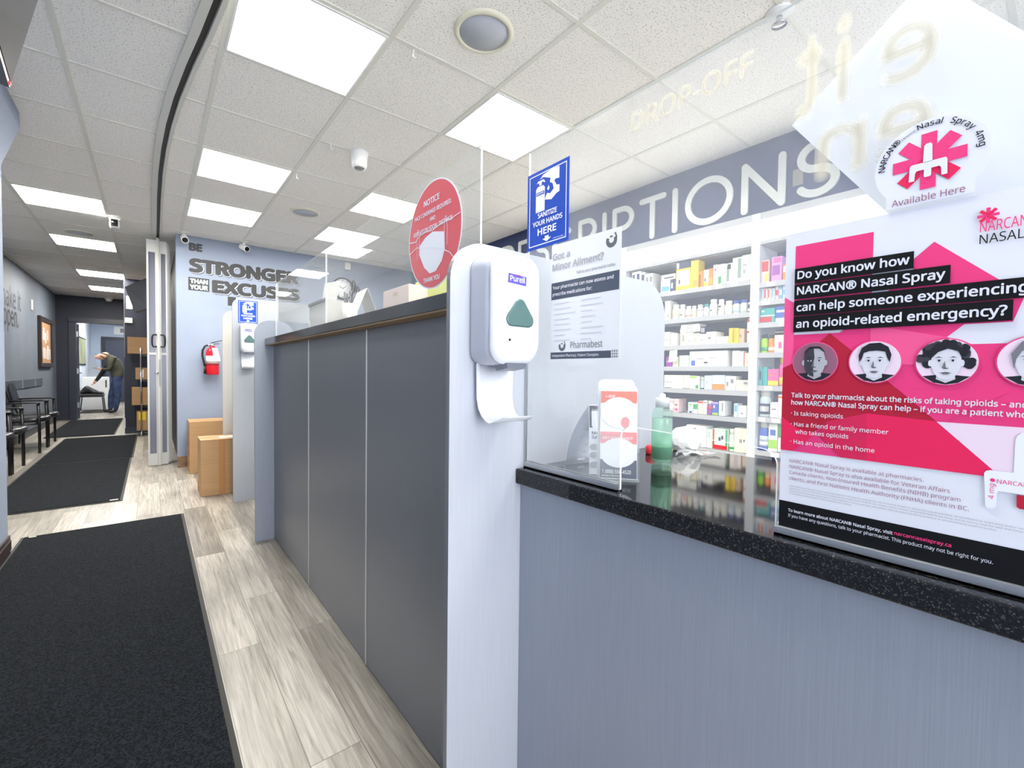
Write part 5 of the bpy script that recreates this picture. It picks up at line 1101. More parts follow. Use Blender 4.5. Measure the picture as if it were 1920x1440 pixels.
# crumpled white paper bag and clear wrap behind the bottle
b = MB(); rnd = random.Random(5); R = []
for i in range(9):
    s_ = i/8; rr = .012+.034*sin(pi*min(1, s_*1.05))**.7
    R.append([(1.370-.04+.08*s_, .800-.02*s_+rr*1.0*cos(2*pi*k/14)*(1+rnd.uniform(-.16, .16)), CT+.001+max(0, .030+rr*1.05*sin(2*pi*k/14)*(1+rnd.uniform(-.16, .16)))) for k in range(14)])
b.rings(R, 0, smooth=False); tag(b.build('paper_bag', mat('white_bag_paper', (244, 244, 242), .6)), 'crumpled white paper bag on the granite behind the green bottle', 'bag')
b = MB(); R = []
for i in range(8):
    s_ = i/7; R.append([(1.24+.14*s_, .745+.02*sin(5*s_)-.05*k/5, CT+.001+.016*abs(sin(3.1*s_+k*.9))*(1-s_*.5)) for k in range(6)] + [(1.24+.14*s_, .745+.02*sin(5*s_)-.05*k/5, CT+.0015+.016*abs(sin(3.1*s_+k*.9))*(1-s_*.5)+.0004) for k in range(5, -1, -1)])
b.rings(R, 0); tag(b.build('plastic_wrap', acrylic('crumpled_clear_film', .16)), 'crumpled clear plastic wrap on the granite beside the white bag', 'wrap')
b = MB(); b.lathe((1.218, .818, CT), [(.001, .0005), (.015, .0005), (.016, .004), (.016, .022), (.012, .027), (.001, .028)], 20)
tag(b.build('lid', PAL['red']), 'small red cap on the granite between brochures and green bottle', 'cap')

# ------------------------------------------------------------------ things on the partition ledge, seen through the clear screens
LT = 1.3765
def aframe(name, x, y, h, dx, wd, label, m_, rz=0):
    t = thing(name, label, 'card', (x, y, LT), rz)
    for s_, nm in ((1, 'front_leaf'), (-1, 'back_leaf')):
        b = MB(); b.prism([(-wd/2, s_*dx, .0005), (wd/2, s_*dx, .0005), (wd/2, s_*.001, h), (-wd/2, s_*.001, h)], (0, s_*.0015, 0)); b.build(nm, m_, t, local=True)
    return t
CARDW = mat('white_card', (244, 244, 238), .5)
aframe('tent_card', .82, 2.215, .188, .075, .165, 'white A-shaped card on the ledge between basket and pale pink box', CARDW, radians(86))
t = thing('basket', 'pale grey basket holding papers on the ledge left of the white card', 'basket', (.80, 2.73, LT))
b = MB()
for x0, y0, x1, y1 in ((.75, 2.56, .754, 2.90), (.886, 2.56, .89, 2.90), (.754, 2.56, .886, 2.564), (.754, 2.896, .886, 2.90)): b.box(x0, y0, LT+.001, x1, y1, LT+.18)
b.box(.75, 2.56, LT+.001, .89, 2.90, LT+.004); b.build('basket_body', mat('pale_grey_basket', (206, 204, 200), .5), t)
b = MB(); b.box(.744, 2.554, LT+.172, .75, 2.906, LT+.186); b.box(.89, 2.554, LT+.172, .896, 2.906, LT+.186); b.build('rim', mat('grey_basket_rim', (120, 120, 120), .5), t)
b = MB(); b.prism([(.79, 2.88, LT+.02), (.81, 2.68, LT+.02), (.83, 2.585, LT+.295), (.81, 2.80, LT+.308)], (.0012, .0003, .0))
tag(b.build('paper_sheet', CARDW), 'white paper leaning up out of the grey basket on the ledge', 'paper')
t = thing('pen_cup', 'white cup of pens and black scissors on the ledge under the wall clock', 'cup', (.84, 2.45, LT))
CX, CY = .84, 2.45
b = MB(); b.lathe((CX, CY, LT), [(.001, .001), (.034, .001), (.040, .150), (.037, .150), (.032, .006), (.001, .006)], 20); b.build('cup_body', mat('milky_cup', (230, 230, 226), .4), t)
for dx, dy, h_ in ((-.012, .014, .215), (.010, .020, .225), (-.008, .004, .205)):
    b = MB(); b.tube([(CX+dx, CY+dy, LT+.02), (CX+dx*1.6, CY+dy*2.2, LT+h_)], .0045, 8); b.build('pen', BLACK, t)
b = MB()
for yy, zz, ry, rz_ in ((2.395, LT+.238, .024, .032), (2.335, LT+.205, .019, .022)):
    b.tube([(CX, 2.44, LT+.03), (CX, 2.425, LT+.15), (CX, yy+.012, zz-rz_*.8)], .004, 6); b.tube([(CX, yy+ry*cos(q), zz+rz_*sin(q)) for q in [2*pi*i/16 for i in range(17)]], .0048, 6)
b.build('scissors', BLACK, t)
t = thing('carton', 'pale pink oblong box on the ledge left of the red notice', 'box', (.80, 1.66, LT))
b = MB(); b.box(.75, 1.555, LT+.0005, .83, 1.79, LT+.118, bev=.002); b.build('box_body', mat('pale_pink_card', (230, 206, 198), .5), t)
b = MB(); b.box(.7488, 1.65, LT+.085, .7500, 1.69, LT+.100); b.build('printed_label', PAL['tan'], t)
b = MB(); b.box(.86, 1.46, LT+.0005, .94, 1.72, LT+.160, bev=.002); tag(b.build('carton', mat('lime_yellow_card', (216, 226, 110), .5)), 'lime yellow box behind the pale pink box on the ledge', 'box')
b = MB(); b.box(.80, 1.17, LT+.0005, .90, 1.36, LT+.085, bev=.002); tag(b.build('carton', mat('cream_green_card', (222, 226, 198), .5)), 'cream green box low behind the red notice on the ledge', 'box')
b = MB(); b.box(.70, 3.05, LT+.0005, .74, 3.24, LT+.03, bev=.008, seg=3); tag(b.build('stapler', mat('dark_stapler', (60, 62, 66), .4)), 'dark low stapler on the far end of the ledge', 'stapler')

# ------------------------------------------------------------------ slogan wall
WY = 6.5485
t = thing('wall_decal', 'dark slogan lettering BE STRONGER THAN YOUR EXCUSES on the pale blue wall', 'decal', (.95, WY, 2.08))
DECAL = mat('decal_charcoal', (36, 36, 40), .5)
U_, V_ = (1, 0, 0), (0, 0, 1); WD = WY-.0006
OUTL = mat('decal_outline_white', (206, 214, 226), .5)
def shadowed(s, x, z, c_, wd, bold):
    b = MB()
    write(b, s, (x+.014, WD, z-.014), U_, V_, c_, wd, 0, bold=bold); write(b, s, (x+.006, WD-.0006, z-.006), U_, V_, c_, wd, 1, bold=bold+.006); write(b, s, (x, WD-.0012, z), U_, V_, c_, wd, 0, bold=bold)
    b.build('word', [DECAL, OUTL], t)
b = MB(); write(b, 'BE', (.357, WD-.0012, 2.556), U_, V_, .095, .132, 0, bold=.05); b.build('word', DECAL, t)
shadowed('STRONGER', .356, 2.305, .168, 1.205, .052); shadowed('EXCUSES', .582, 2.085, .160, .99, .052)
b = MB(); b.face([(.350, WD, 2.093), (.556, WD, 2.093), (.556, WD, 2.247), (.350, WD, 2.247)], 0)
write(b, 'THAN', (.364, WD-.0012, 2.176), U_, V_, .056, .178, 1, bold=.04); write(b, 'YOUR', (.364, WD-.0012, 2.106), U_, V_, .056, .178, 1, bold=.04); b.build('word_block', [DECAL, OUTL], t)
b = MB(); b.face([(.745, WD, 1.95), (.79, WD, 1.95), (.83, WD, 2.03), (.83, WD, 2.06), (.745, WD, 2.06)]); b.build('word', DECAL, t)
t = thing('wall_clock', 'round black rimmed wall clock seen through the clear screen', 'clock', (2.14, 6.53, 2.18))
b = MB(); b.lathe((2.14, 6.549, 2.33), [(.150, 0), (.155, -.015), (.150, -.030), (.138, -.030), (.138, -.003), (.142, 0)], 48, axis='y'); b.build('rim', BLACK, t, smooth=True)
b = MB(); b.lathe((2.14, 6.549, 2.33), [(.001, -.012), (.1375, -.012), (.1375, -.004), (.001, -.004)], 48, axis='y'); b.build('dial', PAPER, t)
b = MB()
for k in range(12):
    a_ = radians(30*k); b.box(2.14+.118*sin(a_)-.004, 6.5355, 2.33+.118*cos(a_)-.010, 2.14+.118*sin(a_)+.004, 6.5367, 2.33+.118*cos(a_)+.010)
for a_, l_ in ((radians(50), .07), (radians(300), .10)): b.tube([(2.14, 6.535, 2.33), (2.14+l_*sin(a_), 6.535, 2.33+l_*cos(a_))], .004, 6)
b.build('hands', BLACK, t)
b = MB(); b.box(2.16, 6.50, 2.60, 2.24, 6.549, 2.70, bev=.01); tag(b.build('motion_sensor', WHITE), 'small white motion sensor high on the pale blue wall behind the screen', 'sensor')
# fire extinguisher
t = thing('fire_extinguisher', 'red fire extinguisher hanging on the pale blue wall beside the beige panel', 'fire extinguisher', (.575, 6.48, 1.09))
X, Y, Zb = .575, 6.465, 1.095
b = MB(); b.lathe((X, Y, Zb), [(.001, 0), (.062, 0), (.066, .008), (.066, .262), (.060, .292), (.040, .318), (.026, .326), (.026, .340)], 28); b.build('cylinder', mat('extinguisher_red', (206, 30, 44), .25), t)
b = MB(); b.lathe((X, Y, Zb), [(.0668, .135), (.0668, .225)], 28); b.build('instruction_label', mat('label_offwhite', (232, 228, 224), .5), t)
b = MB(); b.tube([(X, Y, Zb+.335), (X, Y, Zb+.372)], .020, 14); b.tube([(X-.02, Y, Zb+.355), (X-.05, Y-.005, Zb+.350)], .010, 8); b.build('valve', STEEL, t)
b = MB(); b.prism([(X-.015, Y-.010, Zb+.372), (X+.10, Y-.010, Zb+.412), (X+.10, Y-.010, Zb+.420), (X-.015, Y-.010, Zb+.384)], (0, .02, 0)); b.prism([(X-.01, Y-.010, Zb+.360), (X+.07, Y-.010, Zb+.372), (X+.07, Y-.010, Zb+.379), (X-.01, Y-.010, Zb+.368)], (0, .02, 0)); b.build('handle', BLACK, t)
b = MB(); b.tube([(X-.045, Y-.01, Zb+.352), (X-.075, Y-.012, Zb+.34), (X-.098, Y-.012, Zb+.29), (X-.100, Y-.012, Zb+.23), (X-.088, Y-.012, Zb+.16), (X-.076, Y-.012, Zb+.10)], .0105, 10); b.tube([(X-.076, Y-.012, Zb+.10), (X-.074, Y-.012, Zb+.01)], .011, 10, r2=.016); b.build('hose', BLACK, t)
b = MB(); b.prism([(X-.01, Y-.070, Zb+.32), (X+.045, Y-.066, Zb+.32), (X+.078, Y-.062, Zb+.165), (X+.012, Y-.070, Zb+.165)], (0, -.0012, 0)); b.build('inspection_tag', PAPER, t)
b = MB(); b.box(X-.02, Y+.064, Zb+.05, X+.02, 6.549, Zb+.36); b.tube([(X+.0685*cos(q), Y+.0685*sin(q), Zb+.122) for q in [2*pi*i/24 for i in range(25)]], .004, 6); b.build('wall_bracket', BLACK, t)

# ------------------------------------------------------------------ cardboard boxes on the floor
CARD = vary(mat('brown_cardboard', (184, 146, 104), .7), (174, 136, 94), scale=(1, 1, 30), nscale=4, lo=.3, hi=.7)
TAPE = mat('packing_tape', (160, 116, 70), .3)
def carton(x0, y0, z0, x1, y1, z1, label, name='cardboard_box', extra=None, group='cardboard boxes'):
    t = thing(name, label, 'cardboard box', ((x0+x1)/2, (y0+y1)/2, z0), group=group)
    b = MB(); b.box(x0, y0, z0, x1, y1, z1-.004, bev=.004, seg=1); b.build('box_body', CARD, t)
    ym = (y0+y1)/2
    b = MB(); b.box(x0+.001, y0+.001, z1-.004, x1-.001, ym-.001, z1); b.box(x0+.001, ym+.001, z1-.004, x1-.001, y1-.001, z1); b.build('top_flap', CARD, t)
    b = MB(); b.box(x0-.0006, ym-.025, z1-.06, x0+.001, ym+.025, z1+.0006); b.box(x0-.0006, ym-.025, z1, x1, ym+.025, z1+.0006); b.build('tape', TAPE, t)
    if extra: extra(t)
    return t
def lbl2(t):
    b = MB(); b.box(.50, 5.02, .5175, .66, 5.12, .5182); b.build('shipping_label', PAPER, t)
    b = MB(); b.box(.48, 4.9145, .003, .535, 4.9155, .513); b.build('printed_band', mat('card_band', (176, 126, 76), .7), t)
carton(.341, 4.916, 0, .72, 5.235, .517, 'brown cardboard box in front, with a white shipping label on top', extra=lbl2)
def prt(t):
    b = MB()
    for k in range(4): b.lathe((.3225, 6.22, .10+.11*k), [(.035, 0), (.035, -.0008), (.041, -.0008), (.041, 0)], 18, axis='x')
    b.build('printed_symbol', mat('card_print_brown', (150, 100, 60), .7), t)
carton(.323, 6.068, 0, .70, 6.45, .575, 'taller brown cardboard box behind, against the slogan wall, with printed side', extra=prt)

# ------------------------------------------------------------------ folding gate beside the slogan wall
t = thing('folding_gate', 'tall stacked folding gate with pale metal frames and clear panes', 'gate', (.06, 6.86, 0))
def leafp(nm, x0, x1, y, panes=True):
    b = MB(); z1 = 2.675
    b.box(x0, y, .012, x0+.018, y+.03, z1); b.box(x1-.014, y, .012, x1, y+.03, z1)
    for za, zb in ((.012, .15), (1.325, 1.350), (2.53, z1)): b.box(x0+.018, y+.002, za, x1-.014, y+.028, zb)
    f_ = b.build(nm, mat('gate_frame', (184, 184, 182), .45, .5), t)
    b = MB(); b.box(x0+.018, y+.012, .15, x1-.014, y+.016, 1.325); b.box(x0+.018, y+.012, 1.35, x1-.014, y+.016, 2.53); b.build('pane', mat('gate_pane', (92, 93, 108), .22, .1), t)
leafp('gate_leaf', -.034, .060, 6.80); leafp('gate_leaf', .082, .158, 6.83)
for k in range(3): leafp('gate_leaf', .115+.012*k, .175+.012*k, 6.92+.06*k)
b = MB(); b.box(.056, 6.785, .012, .088, 6.82, 2.69, bev=.004); b.box(.066, 6.780, .012, .078, 6.786, 2.69); b.build('center_stile', mat('gate_frame_bright', (184, 184, 178), .45, .2), t)
b = MB(); b.tube([(.072, 6.80, 2.68), (.072, 6.80, 2.725)], .010, 8); b.build('hanger', CHROME, t)
b = MB()
for pts in ([(.055, 6.775, 1.56), (.022, 6.775, 1.56), (.012, 6.775, 1.53), (.012, 6.775, 1.45), (.022, 6.775, 1.42), (.055, 6.775, 1.42)], [(.090, 6.775, 1.56), (.122, 6.775, 1.56), (.132, 6.775, 1.53), (.132, 6.775, 1.45), (.122, 6.775, 1.42), (.090, 6.775, 1.42)]): b.tube(pts, .009, 8)
b.build('pull_handle', BLACK, t)
b = MB(); b.box(.074, 6.7775, .95, .092, 6.782, 1.27); b.build('lock_plate', mat('dull_steel', (130, 130, 130), .4, .8), t)
b = MB(); b.tube([(.062, 6.785, 1.11), (.062, 6.755, 1.11), (.035, 6.752, 1.11)], .009, 10); b.build('lever', CHROME, t)

# ------------------------------------------------------------------ wire rack with boxes by the navy wall
t = thing('wire_rack', 'chrome wire rack full of cardboard boxes by the navy wall', 'rack', (-.01, 10.1, 0))
for x, y in ((-.135, 9.96), (-.135, 10.30), (.20, 9.96), (.20, 10.30)):
    b = MB(); b.tube([(x, y, .03), (x, y, 1.50)], .012, 10); b.lathe((x, y, 0), [(.001, .001), (.018, .001), (.018, .03)], 10); b.build('post', CHROME, t)
for z in (.08, .52, .96, 1.40):
    b = MB()
    for y in (9.96, 10.30): b.tube([(-.135, y, z), (.20, y, z)], .006, 6); b.tube([(-.135, y, z-.025), (.20, y, z-.025)], .004, 6)
    for k in range(12): b.tube([(-.13+.03*k, 9.96, z), (-.13+.03*k, 10.30, z)], .003, 5)
    b.build('wire_shelf', CHROME, t)
carton(-.31, 9.98, 1.408, .16, 10.28, 1.69, 'large cardboard box overhanging the top of the wire rack', group='boxes on the wire rack')
carton(-.21, 9.98, .968, .14, 10.28, 1.17, 'small cardboard box with a white sticker, second from the top of the rack', group='boxes on the wire rack', extra=lambda t: MB().box(-.12, 9.9745, 1.0, -.10, 9.9755, 1.14).build('sticker', PAPER, t))
carton(-.26, 9.98, .528, .15, 10.28, .83, 'cardboard box jutting left from the middle of the wire rack', group='boxes on the wire rack')
carton(-.20, 9.98, .088, .15, 10.28, .42, 'cardboard box with a yellow label low on the wire rack', group='boxes on the wire rack', extra=lambda t: MB().box(-.175, 9.9745, .27, -.08, 9.9755, .41).build('yellow_label', PAL['yellow'], t))
b = MB(); b.box(-.352, 10.425, 1.955, -.25, 10.449, 2.045, bev=.004); tag(b.build('wall_switch_box', mat('off_white_box', (220, 220, 214), .5)), 'small white control box high on the navy wall', 'box')
b = MB(); b.box(-.335, 10.4445, 2.205, -.25, 10.4495, 2.43); tag(b.build('notice', PAPER), 'white paper notice half hidden by the far television', 'notice')

# ------------------------------------------------------------------ left corridor wall
LX = -1.5995
t = thing('wall_decal', 'dark lettering make it happen on the grey blue corridor wall', 'decal', (-1.6, 9.7, 1.79))
for s_, y_, z_, w_ in (('make it', 9.17, 2.03, 1.26), ('happen.', 8.92, 1.76, 1.33)):
    b = MB(); write(b, s_, (LX+.001, y_, z_), (0, 1, 0), (0, 0, 1), .30, w_, bold=.01); b.build('lettering', mat('decal_dark_grey', (58, 60, 66), .5), t)
t = thing('framed_board', 'dark framed cork notice board on the corridor wall beside the doorway', 'picture', (-1.57, 12.35, 1.16))
b = MB()
for y0, y1, z0, z1 in ((11.75, 13.05, 1.16, 1.24), (11.75, 13.05, 2.02, 2.10), (11.75, 11.87, 1.24, 2.02), (12.93, 13.05, 1.24, 2.02)): b.box(-1.599, y0, z0, -1.555, y1, z1, bev=.004, seg=1)
b.build('frame', mat('dark_walnut_frame', (46, 32, 28), .35), t)
b = MB(); b.box(-1.599, 11.87, 1.24, -1.58, 12.93, 2.02); b.build('cork', vary(mat('cork', (206, 160, 122), .8), (190, 140, 100), nscale=60), t)
rnd = random.Random(2)
for k in range(9):
    y = 11.92+.20*(k % 5)+rnd.uniform(0, .04); z = 1.28+.34*(k//5)+rnd.uniform(0, .06)
    b = MB(); b.box(-1.5795, y, z, -1.5785, y+rnd.uniform(.12, .17), z+rnd.uniform(.18, .27)); b.build('pinned_paper', [PAPER, PAL['cream'], PAL['palepink']][k % 3], t)
b = MB(); b.box(-1.599, 11.20, 2.14, -1.585, 11.30, 2.32, bev=.004); tag(b.build('wall_plate', WHITE), 'small white wall plate between slogan and framed board', 'plate')
t = thing('wall_rail', 'brushed metal protective rail along the corridor wall above the chairs', 'rail', (-1.59, 9.6, .80))
b = MB(); b.box(-1.599, 6.2, .82, -1.588, 12.05, .955); b.build('rail_panel', mat('satin_metal_rail', (150, 152, 154), .3, .85), t)
for y in (9.25, 10.4, 11.4):
    b = MB(); b.box(-1.588, y, .82, -1.585, y+.07, .955); b.build('joint_strip', STEEL, t)

# ------------------------------------------------------------------ waiting chairs
LEATHER = mat('black_vinyl_seat', (34, 34, 36), .28); FRAME = mat('black_chair_frame', (18, 18, 20), .35)
def chair(label):
    t = thing('waiting_chair', label, 'chair', (0, 0, 0), group='black waiting chairs along the corridor')
    def pad(cx, cz, hx, hy, th, tilt=0):
        R = []
        for s_, k in ((-th/2, .90), (-th/2+.012, .99), (0, 1), (th/2-.012, .97), (th/2, .82)):
            P = []
            for i in range(28):
                a_ = 2*pi*i/28; ca, sa = cos(a_), sin(a_); P.append((abs(ca)**.55*math.copysign(1, ca)*hx*k, abs(sa)**.55*math.copysign(1, sa)*hy*k, s_))
            R.append(P)
        m_ = MB(); m_.rings(R, 0)
        bmesh.ops.rotate(m_.bm, verts=m_.bm.verts, cent=(0, 0, 0), matrix=Matrix.Rotation(tilt, 3, 'Y'))
        bmesh.ops.translate(m_.bm, verts=m_.bm.verts, vec=(cx, 0, cz)); return m_
    pad(.04, .445, .245, .255, .07, radians(-2)).build('seat', LEATHER, t, local=True)
    pad(-.185, .76, .215, .235, .05, radians(78)).build('backrest', LEATHER, t, local=True)
    for s_ in (-1, 1):
        y = s_*.285
        b = MB(); b.tube([(.215, y, .0), (.215, y, .40), (.205, y, .665)], .0155, 10); b.lathe((.215, y, 0), [(.001, .0), (.016, 0), (.016, .01)], 10); b.build('leg', FRAME, t, local=True)
        b = MB(); b.tube([(-.165, y, .0), (-.150, y, .40), (-.150, y, .665)], .0135, 10); b.build('leg', FRAME, t, local=True)
        b = MB(); b.rings([[(x, y-.022, z-.008), (x, y+.022, z-.008), (x, y+.022, z+.010), (x, y-.022, z+.010)] for x, z in ((-.165, .675), (.0, .680), (.19, .680), (.225, .668))]); b.build('armrest', FRAME, t, local=True)
    b = MB()
    for x in (-.12, .17): b.tube([(x, -.285, .395), (x, .285, .395)], .011, 8)
    for s_ in (-1, 1): b.tube([(-.15, s_*.285, .395), (.215, s_*.285, .395)], .010, 8); b.tube([(-.13, s_*.14, .40), (-.185, s_*.14, .56), (-.20, s_*.14, .66)], .010, 8)
    b.build('seat_frame', FRAME, t, local=True)
    return t
ch = chair('black waiting chair nearest the camera, mostly cut off by the left wall edge')
LABC = ['black waiting chair nearest the camera, mostly cut off by the left wall edge', 'second black waiting chair, its far arm ending by the third floor mat', 'third black waiting chair along the corridor wall', 'farthest black waiting chair, closest to the doorway']
for k, y in enumerate((6.77, 7.415, 8.975, 9.64)):
    o = ch if k == 0 else copy_tree(ch)
    o.location = (-1.395, y, 0); o['label'] = LABC[k]

# ------------------------------------------------------------------ back room: furniture
t = thing('sled_chair', 'black sled base chair with a jacket on it in the back room', 'chair', (-1.19, 15.8, 0))
b = MB(); R = []
b.box(-1.44, 15.56, .405, -.96, 16.04, .475, bev=.02, seg=3); b.build('seat', LEATHER, t)
b = MB(); b.prism([(-1.44, 15.58, .50), (-1.41, 15.58, .50), (-1.49, 15.58, .86), (-1.525, 15.58, .86)], (0, .44, 0)); b.build('backrest', LEATHER, t)
for y in (15.58, 16.02):
    b = MB(); b.tube([(-1.46, y, .48), (-1.40, y, .40), (-1.43, y, .05), (-1.40, y, .014), (-.99, y, .014), (-.955, y, .05), (-.985, y, .40)], .012, 8); b.build('leg', FRAME, t)
b = MB(); b.tube([(-1.42, 15.58, .42), (-1.42, 16.02, .42)], .011, 8); b.tube([(-1.40, 15.58, .014), (-1.40, 16.02, .014)], .011, 8); b.build('cross_bar', FRAME, t)
b = MB(); rnd = random.Random(9); R = []
for i in range(13):
    s_ = i/12; x = -1.395+.42*s_; top = .50+.17*sin(pi*min(1, s_*1.15+.1))**.8+.03*sin(9*s_); bot = .474
    R.append([(x, 15.8+.22*cos(2*pi*k/16)*(1+.12*sin(5*k+i)), bot+.006 + max(0, top-bot)*(.5+.5*sin(2*pi*k/16))) for k in range(16)])
b.rings(R, 0)
o = b.build('jacket', vary(mat('black_jacket_cloth', (22, 23, 27), .8), (46, 48, 54), nscale=14), smooth=True); tag(o, 'crumpled black jacket lying on the sled base chair', 'jacket')
t = thing('cabinet', 'low white cabinet behind the bending man in the back room', 'cabinet', (-1.16, 16.75, 0))
b = MB(); b.box(-1.445, 16.5, .02, -.92, 17.0, .90, bev=.004); b.build('cabinet_body', WHITE, t)
b = MB(); b.box(-1.43, 16.492, .06, -1.185, 16.5, .86); b.build('cabinet_door', WHITE, t)
b = MB(); b.box(-1.175, 16.492, .06, -.93, 16.5, .86); b.build('cabinet_door', WHITE, t)
b = MB(); b.box(-.975, 16.48, .62, -.95, 16.492, .82); b.build('cabinet_handle', BLACK, t)
b = MB(); b.prism([(-1.36, 16.75, .901), (-1.10, 16.75, .901), (-1.20, 16.85, 1.52), (-1.30, 16.85, 1.52)], (0, .02, 0)); tag(b.build('display_board', mat('grey_translucent_board', (136, 142, 150), .3)), 'grey tapered display board standing on the white cabinet', 'board')
t = thing('framed_picture', 'tall pale green picture on the left wall of the back room', 'picture', (-1.55, 17.8, 1.3))
b = MB(); b.box(-1.5595, 17.0, 1.22, -1.54, 18.7, 2.02, bev=.003); b.build('frame', BLACK, t)
b = MB(); b.box(-1.54, 17.06, 1.26, -1.538, 18.64, 1.98); b.build('picture_sheet', vary(mat('birch_print', (186, 190, 160), .5), (96, 104, 72), scale=(1, 5, .5), nscale=2.2, lo=.4, hi=.6), t)
t = thing('wall_sign', 'white sign with grey panel above the navy door in the back room', 'sign', (-.72, 20.49, 2.36))
b = MB(); b.box(-.98, 20.47, 2.30, -.50, 20.499, 2.56); b.build('board', WHITE, t)
b = MB(); b.box(-.82, 20.468, 2.36, -.70, 20.47, 2.50); b.box(-.66, 20.468, 2.36, -.58, 20.47, 2.50); b.build('printed_panel', PAL['grey'], t)
dome_cam('security_camera', -1.02, 15.6, (.6, -1, -.4), 'white security camera on the back room ceiling')
b = MB(); b.tube([(-1.22, 15.0, CZ), (-1.22, 15.0, CZ-.06)], .03, 10); b.tube([(-1.22, 15.0, CZ-.06), (-1.20, 15.0, CZ-.42)], .035, 10); tag(b.build('hanging_speaker', BLACK), 'black cylinder hanging from the back room ceiling inside the doorway', 'speaker')

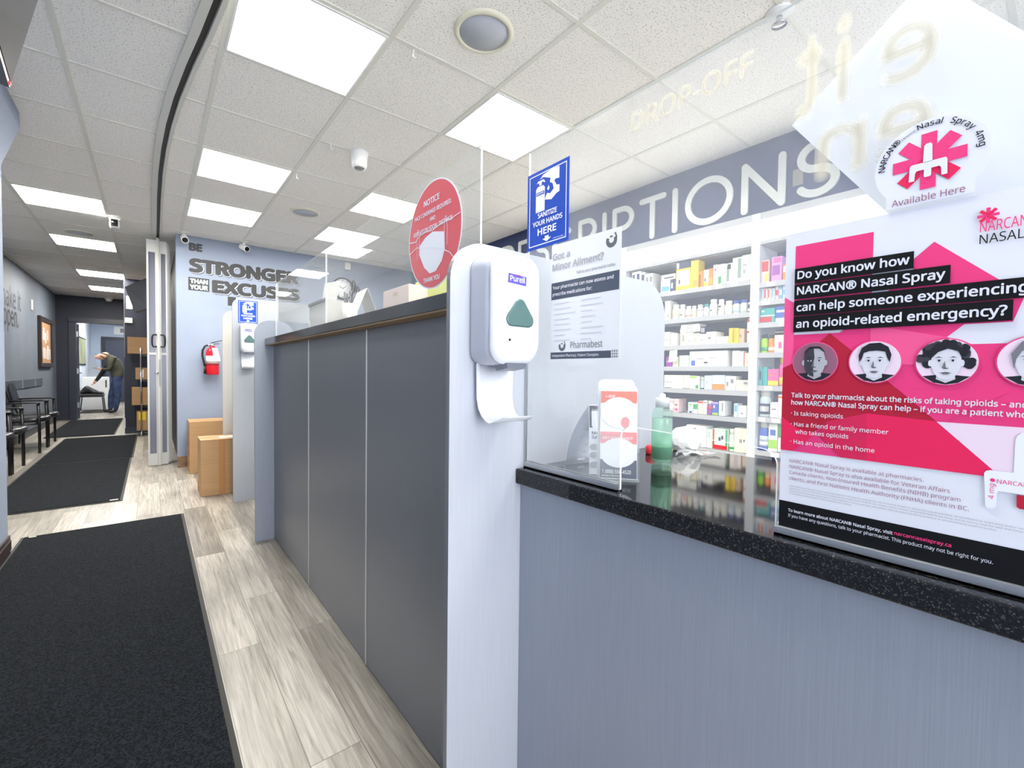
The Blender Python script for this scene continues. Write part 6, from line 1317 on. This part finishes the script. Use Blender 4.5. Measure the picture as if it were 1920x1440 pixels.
# ------------------------------------------------------------------ the man bending over the chair
def person():
    ox, oy, k = -.72, 15.2, 1.04
    t = thing('person', 'person in an olive jacket and blue jeans bending over a chair, phone in hand', 'person', (-.745, 15.55, 0))
    V, E, Rr, L = [], [], [], []
    def v(x, y, z, r, par=None, lab='jacket'):
        V.append(((x-ox)*k, y*k, z*k)); Rr.append(r*k); i = len(V)-1
        if par is not None: E.append((par, i)); L.append(lab)
        return i
    pel = v(-.660, 0, .90, .150)
    bel = v(-.650, 0, 1.03, .150, pel); che = v(-.695, 0, 1.22, .170, bel); up = v(-.755, 0, 1.35, .115, che)
    s1 = v(-.800, 0, 1.160, .105, che, 'dark'); v(-.860, 0, 1.235, .085, s1, 'dark')
    nk = v(-.840, 0, 1.400, .058, up, 'skin'); hd = v(-.915, 0, 1.425, .092, nk, 'skin'); fc = v(-.975, 0, 1.360, .084, hd, 'skin'); v(-.985, 0, 1.300, .054, fc, 'skin')
    v(-1.078, 0, 1.385, .016, fc, 'skin'); v(-.925, -.098, 1.405, .020, hd, 'skin'); v(-.925, .098, 1.405, .020, hd, 'skin')
    def hand(wr, px, py, pz, dx, dz, spread, flip, curl):
        pm = v(px, py, pz, .026, wr, 'skin')
        for q in range(4):
            o_ = (q-1.5)*spread; a = v(px+dx*.5, py+o_, pz+dz*.5, .011, pm, 'skin'); v(px+dx*(1+.12*(1.5-abs(q-1.5))), py+o_*1.1, pz+dz*(1+.1*(1.5-abs(q-1.5)))-curl, .009, a, 'skin')
        th = v(px+dx*.15, py+flip*.036, pz+.02, .012, pm, 'skin'); v(px+dx*.55, py+flip*.040, pz+.035, .010, th, 'skin')
    ls = v(-.765, -.165, 1.345, .072, up); le = v(-.800, -.235, 1.065, .054, ls); lw = v(-.915, -.20, 1.075, .036, le); hand(lw, -.962, -.185, 1.080, -.072, .006, .020, -1, -.012)
    rs = v(-.765, .165, 1.345, .072, up); re = v(-.945, .205, 1.000, .054, rs, 'dark'); rw = v(-1.060, .15, .790, .036, re, 'dark'); hand(rw, -1.085, .14, .742, -.055, -.050, .020, -1, .010)
    lh = v(-.665, -.095, .82, .100, pel, 'jeans'); lk = v(-.645, -.115, .45, .074, lh, 'jeans'); la = v(-.690, -.120, .105, .056, lk, 'jeans'); lb = v(-.70, -.120, .045, .042, la, 'shoe'); v(-.83, -.130, .036, .040, lb, 'shoe')
    rh = v(-.675, .095, .82, .100, pel, 'jeans'); rk = v(-.780, .105, .44, .074, rh, 'jeans'); ra = v(-.800, .110, .105, .056, rk, 'jeans'); rb = v(-.81, .110, .045, .042, ra, 'shoe'); v(-.94, .105, .036, .040, rb, 'shoe')
    me = bpy.data.meshes.new('figure'); me.from_pydata(V, E, []); ob = bpy.data.objects.new('figure', me); COL.objects.link(ob)
    ob.modifiers.new('skin', 'SKIN'); sub = ob.modifiers.new('sub', 'SUBSURF'); sub.levels = 2; sub.render_levels = 2
    for i, sv in enumerate(me.skin_vertices[0].data): sv.radius = (Rr[i], Rr[i]); sv.use_root = (i == 0)
    dg = bpy.context.evaluated_depsgraph_get(); dg.update()
    body = bpy.data.meshes.new_from_object(ob.evaluated_get(dg)); bpy.data.objects.remove(ob); bpy.data.meshes.remove(me)
    mats = dict(jacket=0, skin=1, jeans=2, shoe=3, dark=4)
    body.materials.clear()
    for m in (vary(mat('olive_jacket', (62, 60, 44), .8), (44, 43, 33), nscale=6), mat('skin', (214, 160, 136), .5), vary(mat('blue_jeans', (62, 78, 112), .85), (44, 56, 86), nscale=8), mat('dark_shoe', (26, 24, 24), .5), mat('dark_sleeve', (24, 26, 30), .8)): body.materials.append(m)
    Vv = [Vector(p) for p in V]
    for p in body.polygons:
        c_ = p.center; best = None
        for (i, j), lab in zip(E, L):
            a, d_ = Vv[i], Vv[j]-Vv[i]; s_ = max(0, min(1, (c_-a).dot(d_)/d_.length_squared)); dist = (c_-a-d_*s_).length - (Rr[i]*(1-s_)+Rr[j]*s_)
            if best is None or dist < best[0]: best = (dist, lab, s_)
        lab = best[1]
        p.material_index = mats[lab]; p.use_smooth = True
    bo = bpy.data.objects.new('body', body); COL.objects.link(bo); bo.parent = t; bo.location = (-.005, 0, 0)
    zmin = min(v_.co.z for v_ in body.vertices); bo.location.z = -zmin+.001
    dz = -zmin+.001
    def lc(x, y, z): return ((x-ox)*k-.005, y*k, z*k+dz)
    HAIR = mat('short_grey_hair', (150, 138, 128), .8)
    b = MB(); R = []
    for i in range(6):
        th = i/5*1.25
        R.append([Vector(lc(-.905, 0, 1.432)) + Vector((.106*(cos(th)*.62+sin(th)*cos(q)*.72), .103*sin(th)*sin(q), .106*(cos(th)*.60-.30*sin(th)*cos(q)+.0))) for q in [2*pi*n/20 for n in range(20)]] if th > .01 else [Vector(lc(-.905, 0, 1.432)) + Vector((.066, 0, .064))+Vector((.002*cos(q), .002*sin(q), 0)) for q in [2*pi*n/20 for n in range(20)]])
    b.rings(R, 0); b.build('hair', HAIR, t, smooth=True, local=True)
    for s_ in (-1, 1):
        b = MB(); b.lathe(lc(-1.045, s_*.034, 1.392), [(.001, -.006), (.008, -.003), (.008, .003), (.001, .006)], 10); b.build('eye', BLACK, t, local=True)
    b = MB(); b.box(*[a-.004 for a in lc(-1.062, .026, 1.345)], *[a+.004 for a in lc(-1.058, -.026, 1.345)]); b.build('mouth', mat('lips', (150, 90, 84), .5), t, local=True)
    b = MB(); q = lc(-1.022, -.185, 1.104); b.box(q[0]-.075, q[1]-.036, q[2]-.004, q[0]+.075, q[1]+.036, q[2]+.004, bev=.003)
    o = b.build('phone', BLACK_GLOSS, None, local=True); o.location = Vector((-.745, 15.55, 0)); tag(o, 'black phone held level in the left hand of the bending person', 'phone')
person()
